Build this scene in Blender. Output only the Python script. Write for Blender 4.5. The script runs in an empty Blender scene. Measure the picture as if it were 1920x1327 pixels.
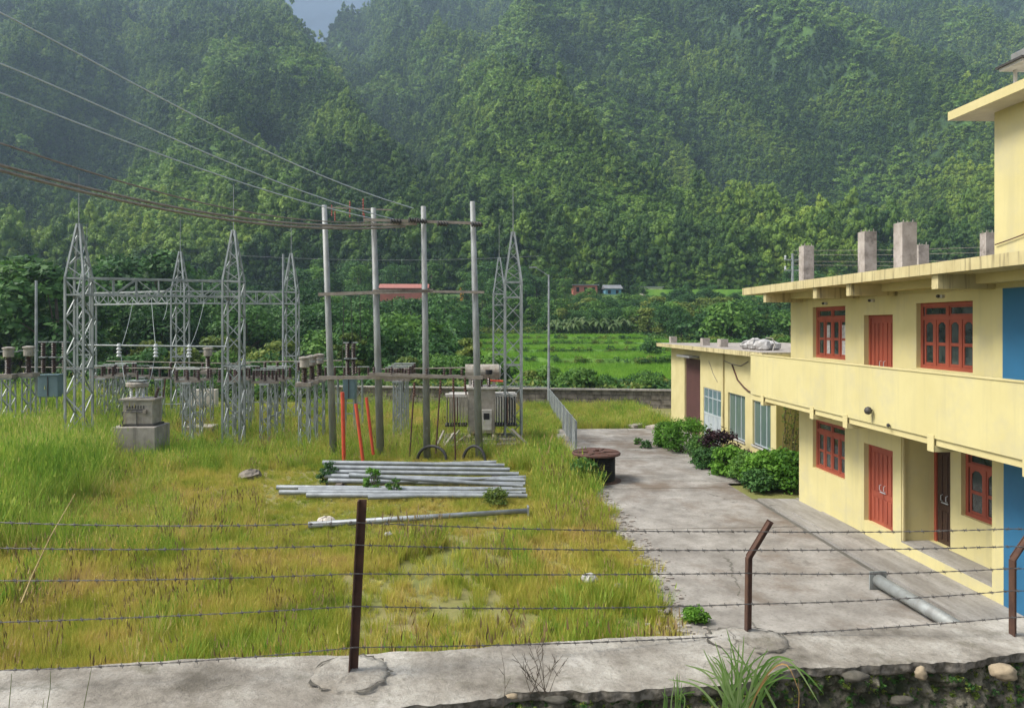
import bpy, math, random
import numpy as np
random.seed(7); rng = np.random.default_rng(7)
sc = bpy.context.scene

# ------------------------------------------------------------------ camera, sky, sun, exposure
FPX, HZ, EYE = 1387.0, 610.0, 5.4            # focal length in photo pixels, horizon row, eye height
TH = math.atan(80/FPX)
cam_d = bpy.data.cameras.new('camera'); cam = bpy.data.objects.new('camera', cam_d)
sc.collection.objects.link(cam); sc.camera = cam
cam.location = (0, 0, EYE); cam.rotation_euler = (math.radians(90), 0, -TH)
cam_d.sensor_width = 36; cam_d.lens = FPX/1920*36; cam_d.shift_y = -53.5/1920
cam_d.clip_start = 0.1; cam_d.clip_end = 9000

SUN_EL, SUN_AZ = 50.0, -98.0                 # azimuth from +Y, clockwise positive
world = bpy.data.worlds.new('World'); sc.world = world; world.use_nodes = True
wn = world.node_tree
sky = wn.nodes.new('ShaderNodeTexSky'); sky.sky_type = 'NISHITA'; sky.sun_disc = False
sky.sun_elevation = math.radians(SUN_EL); sky.sun_rotation = math.radians(SUN_AZ)
sky.air_density = 1.0; sky.dust_density = 3.0; sky.ozone_density = 1.0
hs = wn.nodes.new('ShaderNodeHueSaturation'); hs.inputs['Saturation'].default_value = .45
wn.links.new(sky.outputs[0], hs.inputs['Color']); wn.links.new(hs.outputs[0], wn.nodes['Background'].inputs[0])
wn.nodes['Background'].inputs[1].default_value = 0.145
sun_d = bpy.data.lights.new('sun', 'SUN'); sun_o = bpy.data.objects.new('sun', sun_d)
sc.collection.objects.link(sun_o)
sun_d.energy = 3.0; sun_d.angle = math.radians(18); sun_d.color = (1, .95, .86)
el, az = math.radians(SUN_EL), math.radians(SUN_AZ)
from mathutils import Vector
sv = Vector((math.sin(az)*math.cos(el), math.cos(az)*math.cos(el), math.sin(el)))
sun_o.rotation_euler = sv.to_track_quat('Z', 'Y').to_euler(); sun_o.location = (-20, 0, 40)
sc.view_settings.view_transform = 'Standard'; sc.view_settings.look = 'None'
sc.view_settings.exposure = 0.70; sc.view_settings.gamma = 1
sc.cycles.max_bounces = 6; sc.cycles.diffuse_bounces = 3; sc.cycles.transparent_max_bounces = 6
sc.cycles.volume_bounces = 1

# ------------------------------------------------------------------ frames
F2 = (math.sin(TH), math.cos(TH)); R2 = (math.cos(TH), -math.sin(TH))
def W(u, d, z=0.0): return (R2[0]*u+F2[0]*d, R2[1]*u+F2[1]*d, z)         # camera-aligned plan to world
def P(px, py, d): return W((px-960)/FPX*d, d, EYE+(HZ-py)/FPX*d)
def B(px, d, z=0.0): return W((px-960)/FPX*d, d, z)
def UD(x, y): return (x*R2[0]+y*R2[1], x*F2[0]+y*F2[1])
def FY(px, X):                                                            # Y where column px meets the plane X
    return X/math.tan(math.atan((px-960)/FPX)+TH)

# ------------------------------------------------------------------ noise
def _hash(ix, iy, s):
    n = (ix.astype(np.int64)*374761393 + iy.astype(np.int64)*668265263 + s*1442695041) & 0xffffffff
    n = ((n ^ (n >> 13))*1274126177) & 0xffffffff
    return ((n ^ (n >> 16)) & 0xffff)/65535.0
def vnoise(x, y, s=0):
    x = np.asarray(x, float); y = np.asarray(y, float)
    ix, iy = np.floor(x), np.floor(y); fx, fy = x-ix, y-iy
    fx = fx*fx*(3-2*fx); fy = fy*fy*(3-2*fy)
    a, b, c, d = _hash(ix, iy, s), _hash(ix+1, iy, s), _hash(ix, iy+1, s), _hash(ix+1, iy+1, s)
    return (a*(1-fx)+b*fx)*(1-fy)+(c*(1-fx)+d*fx)*fy
def fbm(x, y, s=0, o=4):
    t, a, n = 0, .5, 0
    for i in range(o):
        t = t+a*vnoise(x*2**i, y*2**i, s+i); n += a; a *= .5
    return t/n

# ------------------------------------------------------------------ materials
def newmat(name):
    m = bpy.data.materials.new(name); m.use_nodes = True
    nt = m.node_tree; return m, nt, nt.nodes['Principled BSDF']
def N(nt, t, **k):
    n = nt.nodes.new(t)
    for a, v in k.items(): setattr(n, a, v)
    return n
def noise_node(nt, scale, detail=5, stretch=(1, 1, 1), rough=.6, seed=0):
    g = N(nt, 'ShaderNodeNewGeometry'); mp = N(nt, 'ShaderNodeMapping')
    mp.inputs['Scale'].default_value = stretch; mp.inputs['Location'].default_value = (seed*3.7, seed*1.3, seed*2.1)
    nt.links.new(g.outputs['Position'], mp.inputs['Vector'])
    n = N(nt, 'ShaderNodeTexNoise'); n.inputs['Scale'].default_value = scale
    n.inputs['Detail'].default_value = detail; n.inputs['Roughness'].default_value = rough
    nt.links.new(mp.outputs[0], n.inputs['Vector']); return n
def ramp(nt, src, stops):
    r = N(nt, 'ShaderNodeValToRGB'); e = r.color_ramp.elements
    while len(e) < len(stops): e.new(.5)
    for i, (p, c) in enumerate(stops):
        e[i].position = p; e[i].color = (*c, 1) if len(c) == 3 else (c[0], c[0], c[0], 1)
    nt.links.new(src, r.inputs[0]); return r
def mixc(nt, fac, a, b, mode='MIX'):
    m = N(nt, 'ShaderNodeMix', data_type='RGBA', blend_type=mode)
    for s, v in ((m.inputs[0], fac), (m.inputs[6], a), (m.inputs[7], b)):
        if hasattr(v, 'is_linked'): nt.links.new(v, s)
        elif isinstance(v, (int, float)): s.default_value = v
        else: s.default_value = (*v, 1)
    return m.outputs[2]
def mat(name, c1, c2=None, scale=2, rough=.8, metal=0, bump=0, bscale=20, stretch=(1, 1, 1), sscale=3.0,
        streak=None, streak_amt=.5, lo=.35, hi=.65, bdist=.01, blotch=None, blotch_scale=.6, blotch_pos=(.55, .7), spec=None):
    m, nt, b = newmat(name)
    col = None
    if c2 is None: c2 = tuple(v*.8 for v in c1)
    n = noise_node(nt, scale, 6, stretch)
    col = ramp(nt, n.outputs[0], [(lo, c1), (hi, c2)]).outputs[0]
    if streak:
        s = noise_node(nt, sscale, 5, (1.6, 1.6, .12), seed=3)
        f = ramp(nt, s.outputs[0], [(.52, (0,)), (.72, (streak_amt,))])
        col = mixc(nt, f.outputs[0], col, streak)
    if blotch:
        s = noise_node(nt, blotch_scale, 7, seed=5, rough=.68)
        f = ramp(nt, s.outputs[0], [(blotch_pos[0], (0,)), (blotch_pos[1], (1,))])
        col = mixc(nt, f.outputs[0], col, blotch)
    nt.links.new(col, b.inputs['Base Color'])
    b.inputs['Roughness'].default_value = rough; b.inputs['Metallic'].default_value = metal
    if spec is not None: b.inputs['Specular IOR Level'].default_value = spec
    if bump:
        bn = noise_node(nt, bscale, 6, seed=9); bp = N(nt, 'ShaderNodeBump')
        bp.inputs['Strength'].default_value = bump; bp.inputs['Distance'].default_value = bdist
        nt.links.new(bn.outputs[0], bp.inputs['Height']); nt.links.new(bp.outputs[0], b.inputs['Normal'])
    return m
def leafmat(name, stops, scale=.15, wn_=.5, wi=.28, wo=.22, trans=.35, rough=.6, big=None):
    """foliage: colour from a world noise, a random per leaf and a random per plant"""
    m, nt, b = newmat(name)
    n = noise_node(nt, scale, 4)
    g = N(nt, 'ShaderNodeNewGeometry'); oi = N(nt, 'ShaderNodeObjectInfo')
    def mul(s, k):
        x = N(nt, 'ShaderNodeMath', operation='MULTIPLY'); nt.links.new(s, x.inputs[0]); x.inputs[1].default_value = k; return x.outputs[0]
    def add(a, c):
        x = N(nt, 'ShaderNodeMath', operation='ADD'); nt.links.new(a, x.inputs[0]); nt.links.new(c, x.inputs[1]); return x.outputs[0]
    def spread(s_):
        x = N(nt, 'ShaderNodeMapRange'); x.inputs[1].default_value = .28; x.inputs[2].default_value = .72; nt.links.new(s_, x.inputs[0]); return x.outputs[0]
    v = add(add(mul(spread(n.outputs[0]), wn_), mul(g.outputs['Random Per Island'], wi)), mul(oi.outputs['Random'], wo))
    if big:
        n2 = noise_node(nt, big, 4, seed=4); v = add(mul(v, .60), mul(spread(n2.outputs[0]), .40))
    r = ramp(nt, v, stops)
    nt.links.new(r.outputs[0], b.inputs['Base Color']); b.inputs['Roughness'].default_value = rough
    b.inputs['Specular IOR Level'].default_value = .25
    tr = N(nt, 'ShaderNodeBsdfTranslucent'); nt.links.new(r.outputs[0], tr.inputs[0])
    mx = N(nt, 'ShaderNodeMixShader'); mx.inputs[0].default_value = trans
    nt.links.new(b.outputs[0], mx.inputs[1]); nt.links.new(tr.outputs[0], mx.inputs[2])
    nt.links.new(mx.outputs[0], nt.nodes['Material Output'].inputs[0])
    return m

MT = {}
MT['yellow'] = mat('yellow_plaster', (.565, .50, .245), (.52, .455, .215), .9, .85, bump=.15, bscale=60, streak=(.33, .30, .19), streak_amt=.28, blotch=(.45, .41, .255), blotch_scale=.8, blotch_pos=(.5, .75))
MT['yellow_old'] = mat('stained_yellow_plaster', (.52, .45, .24), (.43, .36, .18), 2.0, .9, bump=.2, bscale=50, sscale=5.5, streak=(.10, .08, .045), streak_amt=.95)
MT['yellow_plain'] = mat('small_building_plaster', (.565, .495, .25), (.51, .44, .21), 1.5, .85, bump=.15, bscale=60, streak=(.45, .38, .2), streak_amt=.2)
MT['blue'] = mat('blue_paint', (.022, .13, .25), (.02, .115, .22), 2, .6)
MT['wood'] = mat('red_brown_joinery', (.33, .075, .042), (.24, .052, .03), 3, .5, stretch=(1, 1, .2))
MT['darkwood'] = mat('dark_carved_door', (.035, .018, .013), (.06, .03, .02), 14, .5, bump=.8, bscale=25, bdist=.02)
MT['glass'] = mat('window_glass', (.02, .026, .026), (.06, .075, .072), 2.5, .04, spec=.8, lo=.42, hi=.6)
MT['paleglass'] = mat('pale_blue_glass', (.09, .15, .17), (.12, .19, .2), 1.2, .15)
MT['alu'] = mat('pale_aluminium', (.55, .6, .63), (.45, .5, .53), 3, .4, metal=.3)
MT['greenglass'] = mat('curtained_glass', (.07, .11, .1), (.11, .16, .14), 3, .2, stretch=(1, 6, .2))
MT['shutter'] = mat('brown_shutter', (.085, .032, .028), (.065, .025, .022), 2, .7)
MT['steel'] = mat('galvanised_steel', (.36, .385, .375), (.21, .235, .23), 4, .55, metal=.35, stretch=(1, 1, .4))
MT['pole'] = mat('grey_pole_steel', (.30, .32, .31), (.20, .205, .195), 5, .6, metal=.25, stretch=(1, 1, .3), blotch=(.16, .14, .12), blotch_scale=1.5, blotch_pos=(.6, .8))
MT['galv'] = mat('bright_galvanised_tube', (.35, .375, .39), (.21, .225, .23), 2.5, .5, metal=.35)
MT['crossarm'] = mat('weathered_channel_steel', (.28, .25, .21), (.19, .16, .13), 6, .7, metal=.15)
MT['rust'] = mat('rusted_iron', (.055, .026, .018), (.095, .045, .026), 9, .85, bump=.4, bscale=90, bdist=.003)
MT['rustred'] = mat('rusty_red_steel', (.10, .042, .028), (.06, .03, .022), 7, .85, bump=.3, bscale=50)
MT['redpipe'] = mat('orange_red_pipe', (.60, .085, .035), (.46, .06, .03), 4, .5)
MT['brownins'] = mat('brown_porcelain', (.055, .025, .018), (.035, .018, .014), 6, .3)
MT['whiteins'] = mat('white_porcelain', (.6, .62, .62), (.5, .52, .52), 6, .35)
MT['beige'] = mat('beige_equipment_paint', (.36, .33, .28), (.23, .205, .17), 4, .6, streak=(.16, .1, .06), streak_amt=.6)
MT['white'] = mat('offwhite_paint', (.50, .48, .44), (.34, .32, .28), 5, .6)
MT['cabinet'] = mat('grey_blue_cabinet', (.13, .20, .22), (.10, .16, .175), 2, .5)
MT['radiator'] = mat('grey_radiator', (.22, .22, .21), (.15, .15, .145), 5, .6)
MT['darkmetal'] = mat('dark_metal', (.03, .03, .03), (.05, .045, .04), 5, .6)
MT['rubber'] = mat('black_rubber', (.016, .016, .017), (.028, .028, .028), 6, .7, bump=.3, bscale=30)
MT['concrete'] = mat('weathered_concrete', (.36, .33, .29), (.22, .20, .17), 1.8, .9, bump=.3, bscale=40, streak=(.07, .06, .05), streak_amt=.8)
MT['rawcol'] = mat('raw_concrete', (.40, .36, .32), (.25, .22, .19), 3.5, .95, bump=.5, bscale=30, blotch=(.10, .085, .07), blotch_scale=2.2, blotch_pos=(.52, .72))
MT['soffit'] = mat('pale_soffit_paint', (.62, .58, .47), (.52, .48, .38), 2, .9)
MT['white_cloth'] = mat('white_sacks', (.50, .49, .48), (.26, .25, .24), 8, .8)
MT['bark'] = mat('bark', (.12, .095, .07), (.065, .05, .035), 5, .9, stretch=(1, 1, .3))
MT['salmon'] = mat('salmon_house_paint', (.50, .17, .12), (.42, .14, .10), 1, .85)
MT['skyblue'] = mat('blue_house_paint', (.14, .32, .45), (.12, .27, .38), 1, .85)
MT['whitewash'] = mat('whitewashed_wall', (.6, .55, .48), (.48, .43, .36), 1, .9)
MT['tin_grey'] = mat('grey_tin_roof', (.27, .28, .30), (.18, .19, .2), 3, .5)
MT['tin_red'] = mat('red_tin_roof', (.42, .15, .11), (.32, .12, .09), 3, .55)
MT['dark'] = mat('dark_opening', (.012, .012, .012), None, 1, .9)
MT['orange'] = mat('orange_cloth', (.65, .28, .03), None, 2, .8)

LEAF_FOREST = leafmat('forest_leaves', [(.22, (.018, .048, .013)), (.36, (.038, .092, .019)), (.49, (.090, .175, .028)), (.62, (.20, .31, .042)), (.78, (.32, .42, .06))], .022, .50, .16, .34, .3, big=.009)
LEAF_DARK = leafmat('dark_leaves', [(.25, (.020, .062, .016)), (.5, (.045, .12, .028)), (.75, (.09, .20, .042))], .2, .4, .4, .2, .3)
LEAF_MID = leafmat('fresh_leaves', [(.25, (.038, .10, .018)), (.5, (.085, .19, .032)), (.75, (.17, .31, .055))], .2, .4, .4, .2, .35)
LEAF_YEL = leafmat('olive_leaves', [(.25, (.06, .105, .018)), (.5, (.13, .19, .032)), (.75, (.24, .28, .055))], .2, .4, .4, .2, .35)
LEAF_BRIGHT = leafmat('bright_leaves', [(.2, (.04, .12, .012)), (.5, (.09, .22, .02)), (.8, (.18, .36, .045))], .8, .4, .4, .2, .4)
LEAF_PURPLE = leafmat('purple_leaves', [(.2, (.012, .004, .006)), (.5, (.035, .012, .016)), (.8, (.085, .03, .04))], .8, .3, .5, .2, .2)
LEAF_BANANA = leafmat('banana_leaves', [(.2, (.04, .085, .025)), (.5, (.10, .16, .05)), (.8, (.24, .30, .13))], .5, .3, .5, .2, .35)
GRASS = leafmat('grass_blades', [(.18, (.09, .19, .02)), (.32, (.24, .33, .035)), (.48, (.45, .44, .075)), (.64, (.60, .49, .14)), (.82, (.46, .31, .16))], .16, .46, .38, .16, .4, big=.7)
GRASS_TALL = leafmat('tall_grass_blades', [(.2, (.12, .25, .025)), (.45, (.24, .38, .045)), (.64, (.40, .46, .08)), (.8, (.58, .46, .2))], .3, .45, .30, .25, .4)
GRASS_HILL = leafmat('hill_grass', [(.2, (.07, .15, .022)), (.5, (.15, .27, .036)), (.8, (.27, .39, .065))], .05, .5, .25, .25, .3)
RICE = mat('young_rice', (.10, .25, .022), (.18, .33, .035), .3, .8, bump=.8, bscale=6, bdist=.15, lo=.38, hi=.62)
RISER = mat('terrace_bank_grass', (.06, .16, .02), (.13, .25, .035), .4, .9, bump=.8, bscale=5, bdist=.2)
STALK = mat('dry_stalk', (.42, .33, .14), (.3, .22, .09), 8, .8)

# ------------------------------------------------------------------ mesh building
COL = sc.collection
def link(name, me, parent=None, loc=None, coll=None):
    o = bpy.data.objects.new(name, me); (coll or COL).objects.link(o)
    if parent is not None: o.parent = parent
    if loc is not None: o.location = loc
    return o
def origin_of(o):
    v = Vector((0, 0, 0))
    while o is not None: v += o.location; o = o.parent
    return v
def tag(o, label=None, cat=None, group=None, kind=None):
    if label: o['label'] = label
    if cat: o['category'] = cat
    if group: o['group'] = group
    if kind: o['kind'] = kind
    return o
def empty(name, loc, label, cat, group=None, rz=0):
    o = link(name, None, None, loc); o.empty_display_size = .3; o.rotation_euler = (0, 0, rz)
    return tag(o, label, cat, group)
class MB:
    def __init__(s): s.v = []; s.f = []
    def add(s, vs, fs):
        k = len(s.v); s.v += [tuple(p) for p in vs]; s.f += [tuple(i+k for i in f) for f in fs]; return s
    def box(s, x0, x1, y0, y1, z0, z1):
        return s.add([(x0,y0,z0),(x1,y0,z0),(x1,y1,z0),(x0,y1,z0),(x0,y0,z1),(x1,y0,z1),(x1,y1,z1),(x0,y1,z1)],
            [(0,3,2,1),(4,5,6,7),(0,1,5,4),(1,2,6,5),(2,3,7,6),(3,0,4,7)])
    def cbox(s, c, sx, sy, sz): return s.box(c[0]-sx/2, c[0]+sx/2, c[1]-sy/2, c[1]+sy/2, c[2]-sz/2, c[2]+sz/2)
    def bar(s, p, q, w, h=None):
        h = h or w; p = Vector(p); q = Vector(q); d = (q-p).normalized()
        up = Vector((0, 0, 1)) if abs(d.z) < .9 else Vector((1, 0, 0))
        a = d.cross(up).normalized()*w/2; b = d.cross(a).normalized()*h/2
        return s.add([p-a-b, p+a-b, p+a+b, p-a+b, q-a-b, q+a-b, q+a+b, q-a+b],
            [(0,3,2,1),(4,5,6,7),(0,1,5,4),(1,2,6,5),(2,3,7,6),(3,0,4,7)])
    def tube(s, pts, r, n=8, r1=None, cap=True, twist=0):
        pts = [Vector(p) for p in pts]; m = len(pts); r1 = r if r1 is None else r1
        k0 = len(s.v); prev = None
        for i, p in enumerate(pts):
            d = (pts[min(i+1, m-1)]-pts[max(i-1, 0)]).normalized()
            if prev is None:
                up = Vector((0, 0, 1)) if abs(d.z) < .9 else Vector((1, 0, 0)); a = d.cross(up).normalized()
            else: a = (prev-d*prev.dot(d)).normalized()
            prev = a; b = d.cross(a); rr = r+(r1-r)*i/max(1, m-1)
            for j in range(n):
                t = 2*math.pi*j/n; s.v.append(tuple(p+a*math.cos(t)*rr+b*math.sin(t)*rr))
        for i in range(m-1):
            for j in range(n):
                a0 = k0+i*n+j; b0 = k0+i*n+(j+1) % n; s.f.append((a0, b0, b0+n, a0+n))
        if cap:
            s.f.append(tuple(k0+j for j in range(n))[::-1]); s.f.append(tuple(k0+(m-1)*n+j for j in range(n)))
        return s
    def lathe(s, c, prof, n=16):
        k0 = len(s.v)
        for r, z in prof:
            for j in range(n):
                t = 2*math.pi*j/n; s.v.append((c[0]+r*math.cos(t), c[1]+r*math.sin(t), c[2]+z))
        for i in range(len(prof)-1):
            for j in range(n):
                a0 = k0+i*n+j; b0 = k0+i*n+(j+1) % n; s.f.append((a0, b0, b0+n, a0+n))
        s.f.append(tuple(k0+j for j in range(n))[::-1]); s.f.append(tuple(k0+(len(prof)-1)*n+j for j in range(n)))
        return s
    def ribbed(s, p, q, r, k, n=10):
        """insulator with sheds from p to q"""
        p = Vector(p); q = Vector(q); L = (q-p).length; prof = []
        for i in range(k):
            a = i/k; prof += [(r*.55, a), (r, a+.25/k), (r*.9, a+.45/k), (r*.55, a+.7/k)]
        prof.append((r*.55, 1.0))
        d = (q-p).normalized(); up = Vector((0, 0, 1)) if abs(d.z) < .9 else Vector((1, 0, 0))
        A = d.cross(up).normalized(); Bv = d.cross(A); k0 = len(s.v)
        for rr, t in prof:
            for j in range(n):
                th = 2*math.pi*j/n; s.v.append(tuple(p+d*L*t+A*math.cos(th)*rr+Bv*math.sin(th)*rr))
        for i in range(len(prof)-1):
            for j in range(n):
                a0 = k0+i*n+j; b0 = k0+i*n+(j+1) % n; s.f.append((a0, b0, b0+n, a0+n))
        s.f.append(tuple(k0+j for j in range(n))); s.f.append(tuple(k0+(len(prof)-1)*n+j for j in range(n)))
        return s
    def build(s, name, m, parent=None, loc=None, smooth=False, bevel=0):
        o0 = origin_of(parent) if parent is not None else Vector((0, 0, 0))
        if loc is not None: o0 = o0+Vector(loc)
        me = bpy.data.meshes.new(name)
        me.from_pydata([(a-o0.x, b-o0.y, c-o0.z) for a, b, c in s.v], [], s.f); me.update()
        me.materials.append(m)
        if smooth: me.shade_smooth()
        o = link(name, me, parent, loc)
        if bevel:
            md = o.modifiers.new('bevel', 'BEVEL'); md.width = bevel; md.segments = 2; md.limit_method = 'ANGLE'
        return o
def npmesh(name, V, Fq, m, smooth=False):
    V = np.asarray(V, np.float32); Fq = np.asarray(Fq, np.int32); k = Fq.shape[1]
    me = bpy.data.meshes.new(name); me.vertices.add(len(V)); me.vertices.foreach_set('co', V.ravel())
    me.loops.add(Fq.size); me.loops.foreach_set('vertex_index', Fq.ravel())
    me.polygons.add(len(Fq)); me.polygons.foreach_set('loop_start', np.arange(0, Fq.size, k, dtype=np.int32))
    for q in (m if isinstance(m, (list, tuple)) else [m]): me.materials.append(q)
    me.update(calc_edges=True)
    if smooth: me.shade_smooth()
    return me
def copy_tree(o, loc=None, rz=None, s=None, label=None, group=None, parent=None):
    c = o.copy(); COL.objects.link(c)
    if parent is not None: c.parent = parent
    if loc is not None: c.location = loc
    if rz is not None: c.rotation_euler = (0, 0, rz)
    if s is not None: c.scale = s if isinstance(s, tuple) else (s, s, s)
    if label: c['label'] = label
    if group: c['group'] = group
    for ch in list(o.children): copy_tree(ch, parent=c)
    return c
def scatter(name, pts, rz, scl, idx, protos, label, tilt=.1):
    """one 'stuff' object: plants instanced on points"""
    n = len(pts)
    me = bpy.data.meshes.new(name); me.vertices.add(n)
    me.vertices.foreach_set('co', np.asarray(pts, np.float32).ravel())
    rot = np.zeros((n, 3), np.float32); rot[:, 2] = rz
    rot[:, 0] = rng.normal(0, tilt, n); rot[:, 1] = rng.normal(0, tilt, n)
    a = me.attributes.new('rot', 'FLOAT_VECTOR', 'POINT'); a.data.foreach_set('vector', rot.ravel())
    s3 = np.asarray(scl, np.float32)
    if s3.ndim == 1: s3 = np.repeat(s3[:, None], 3, 1)
    a = me.attributes.new('scl', 'FLOAT_VECTOR', 'POINT'); a.data.foreach_set('vector', np.ascontiguousarray(s3).ravel())
    a = me.attributes.new('idx', 'INT', 'POINT'); a.data.foreach_set('value', np.asarray(idx, np.int32))
    o = link(name, me); tag(o, label, name.replace('_', ' '), kind='stuff')
    coll = bpy.data.collections.new(name+'_kinds')
    for i, pm in enumerate(protos):
        po = bpy.data.objects.new('%s_kind_%02d' % (name, i), pm); coll.objects.link(po)
    ng = bpy.data.node_groups.new(name, 'GeometryNodeTree')
    ng.interface.new_socket('Geometry', in_out='INPUT', socket_type='NodeSocketGeometry')
    ng.interface.new_socket('Geometry', in_out='OUTPUT', socket_type='NodeSocketGeometry')
    gi = ng.nodes.new('NodeGroupInput'); go = ng.nodes.new('NodeGroupOutput')
    ip = ng.nodes.new('GeometryNodeInstanceOnPoints'); ci = ng.nodes.new('GeometryNodeCollectionInfo')
    ci.inputs[0].default_value = coll; ci.inputs[1].default_value = True; ci.inputs[2].default_value = True
    def na(nm, t):
        x = ng.nodes.new('GeometryNodeInputNamedAttribute'); x.data_type = t; x.inputs[0].default_value = nm
        return [q for q in x.outputs if q.enabled][0]
    ng.links.new(gi.outputs[0], ip.inputs['Points']); ng.links.new(ci.outputs[0], ip.inputs['Instance'])
    ip.inputs['Pick Instance'].default_value = True
    ng.links.new(na('idx', 'INT'), ip.inputs['Instance Index'])
    ng.links.new(na('rot', 'FLOAT_VECTOR'), ip.inputs['Rotation'])
    ng.links.new(na('scl', 'FLOAT_VECTOR'), ip.inputs['Scale'])
    ng.links.new(ip.outputs[0], go.inputs[0])
    md = o.modifiers.new('scatter', 'NODES'); md.node_group = ng
    return o

# ------------------------------------------------------------------ terrain
def ue(d): return -8-.452*(d-240)
def ridf(u, d):
    q = u*.93+d*.36; return 1-np.abs(2*fbm(q/140+7, d/420, 21, 3)-1)*1.9
def H(u, d):
    u = np.asarray(u, float); d = np.asarray(d, float)
    base = np.interp(d, [0, 62, 90, 108, 122, 134, 148, 230, 5000], [0, 0, .25, 1.0, 1.6, 2.2, 2.9, 15.2, 15.2])
    far = np.clip(d-240, 0, None)
    pl = .60*far
    # left spur front face, ravine, right mountain
    e = ue(d); Dp = np.minimum(.25*far, 75+.02*far); uc = e+Dp/1.5
    wob = (fbm(u/60+3, d/60, 11)-.5)*np.minimum(far*.1, 26)
    side = -1.5*np.clip(u+wob-e, 0, None)
    right = -Dp+.52*(u+wob-uc)
    rav = np.where(u+wob < uc, side, np.minimum(right, 0))
    h = pl+np.minimum(rav, 0)
    # spurs and gullies
    amp = np.minimum(far*.42, 84)
    q = u*.93+d*.36; q2 = u*.8-d*.6
    rid = 1-np.abs(2*fbm(q/140+7, d/420, 21, 3)-1)*1.9
    rid2 = 1-np.abs(2*fbm(q/64+1, d/150, 31, 3)-1)*1.6
    edge = np.clip(np.abs(u-e)/(60+far*.1), 0, 1)
    h = h+amp*(rid-.75)*edge+amp*.55*(rid2-.6)*(.3+.7*edge)
    h = np.where(far > 0, h, 0)
    h = h-85*np.exp(-((u+298)/52.)**2)*np.clip((d-860)/160, 0, 1)
    over = np.clip(d-1120, 0, None); h = h-over*1.25
    near = (fbm(u/18, d/18, 5)-.5)*np.clip((d-148)/40, 0, 1)*1.6
    return base+near+h
S = np.linspace(-1.25, 1.25, 420)
dd = np.concatenate([np.linspace(-6, 60, 34), np.geomspace(62, 240, 70), np.geomspace(244, 1500, 230)])
DD, SS = np.meshgrid(dd, S, indexing='ij'); UU = SS*(DD+34)
ZZ = H(UU, DD)-.03
def grass_mask(u, d):
    """1 where the hillside is open grass"""
    f = fbm(u/55+9, d/75, 77, 4)+.25*(fbm(u/16, d/22, 88, 2)-.5)
    bias = (.13)*np.exp(-((u-115)/110.)**2-((d-390)/90.)**2)+.12*np.exp(-((u+130)/75.)**2-((d-345)/60.)**2)-.10*np.clip((d-520)/200, 0, 1)-.012
    return f+bias-.06+.14*(ridf(u, d)-.5)
xw = R2[0]*UU+F2[0]*DD; yw = R2[1]*UU+F2[1]*DD
V = np.stack([xw, yw, ZZ], -1).reshape(-1, 3)
nr, nc = DD.shape; I = np.arange(nr*nc).reshape(nr, nc)
Fq = np.stack([I[:-1, :-1], I[:-1, 1:], I[1:, 1:], I[1:, :-1]], -1).reshape(-1, 4)
def ground_mat():
    m, nt, b = newmat('ground')
    at = N(nt, 'ShaderNodeAttribute', attribute_name='kind')
    n1 = noise_node(nt, .5, 8, rough=.7); soil = ramp(nt, n1.outputs[0], [(.3, (.13, .15, .03)), (.5, (.18, .175, .05)), (.7, (.25, .20, .10))]).outputs[0]
    n2 = noise_node(nt, .35, 9, rough=.8); wood = ramp(nt, n2.outputs[0], [(.36, (.006, .016, .005)), (.5, (.025, .06, .014)), (.64, (.075, .14, .028))]).outputs[0]
    n3 = noise_node(nt, .22, 10, rough=.8); gr = ramp(nt, n3.outputs[0], [(.3, (.045, .11, .018)), (.55, (.08, .16, .026)), (.72, (.15, .16, .05))]).outputs[0]
    sp = N(nt, 'ShaderNodeSeparateColor'); nt.links.new(at.outputs['Color'], sp.inputs[0])
    c = mixc(nt, sp.outputs[0], soil, wood); c = mixc(nt, sp.outputs[1], c, gr)
    nt.links.new(c, b.inputs['Base Color']); b.inputs['Roughness'].default_value = .95
    bn = noise_node(nt, 3, 8); bp = N(nt, 'ShaderNodeBump'); bp.inputs['Strength'].default_value = .5; bp.inputs['Distance'].default_value = .1
    nt.links.new(bn.outputs[0], bp.inputs['Height']); nt.links.new(bp.outputs[0], b.inputs['Normal'])
    return m
gme = npmesh('ground', V, Fq, ground_mat(), True)
ca = gme.attributes.new('kind', 'FLOAT_COLOR', 'POINT')
gm = np.clip((grass_mask(UU, DD)-.56)/.06, 0, 1)
kc = np.zeros((nr, nc, 4), np.float32); kc[..., 0] = np.clip((DD-56)/8, 0, 1); kc[..., 1] = np.where(DD > 235, gm, np.where(DD > 58, .8, 0)); kc[..., 3] = 1
ca.data.foreach_set('color', kc.ravel())
tag(link('ground', gme), kind='structure')

# far mountain seen through the gap, haze blue worked into its base colour
s2 = np.linspace(-1, 1, 120); t2 = np.linspace(0, 1, 30)
T2, S2 = np.meshgrid(t2, s2, indexing='ij')
du = 1500*S2; dd2 = 1750+650*T2; zz2 = 1120*T2**.85*(.92+.16*fbm(du/300, dd2/300, 55))
V2 = np.stack([R2[0]*du+F2[0]*dd2, R2[1]*du+F2[1]*dd2, zz2], -1).reshape(-1, 3)
I2 = np.arange(V2.shape[0]).reshape(T2.shape)
F4 = np.stack([I2[:-1, :-1], I2[:-1, 1:], I2[1:, 1:], I2[1:, :-1]], -1).reshape(-1, 4)
tag(link('distant_mountain', npmesh('distant_mountain', V2, F4, mat('haze_blue_woods', (.015, .035, .07), (.025, .05, .09), .01, .95), True)), kind='structure')

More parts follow.
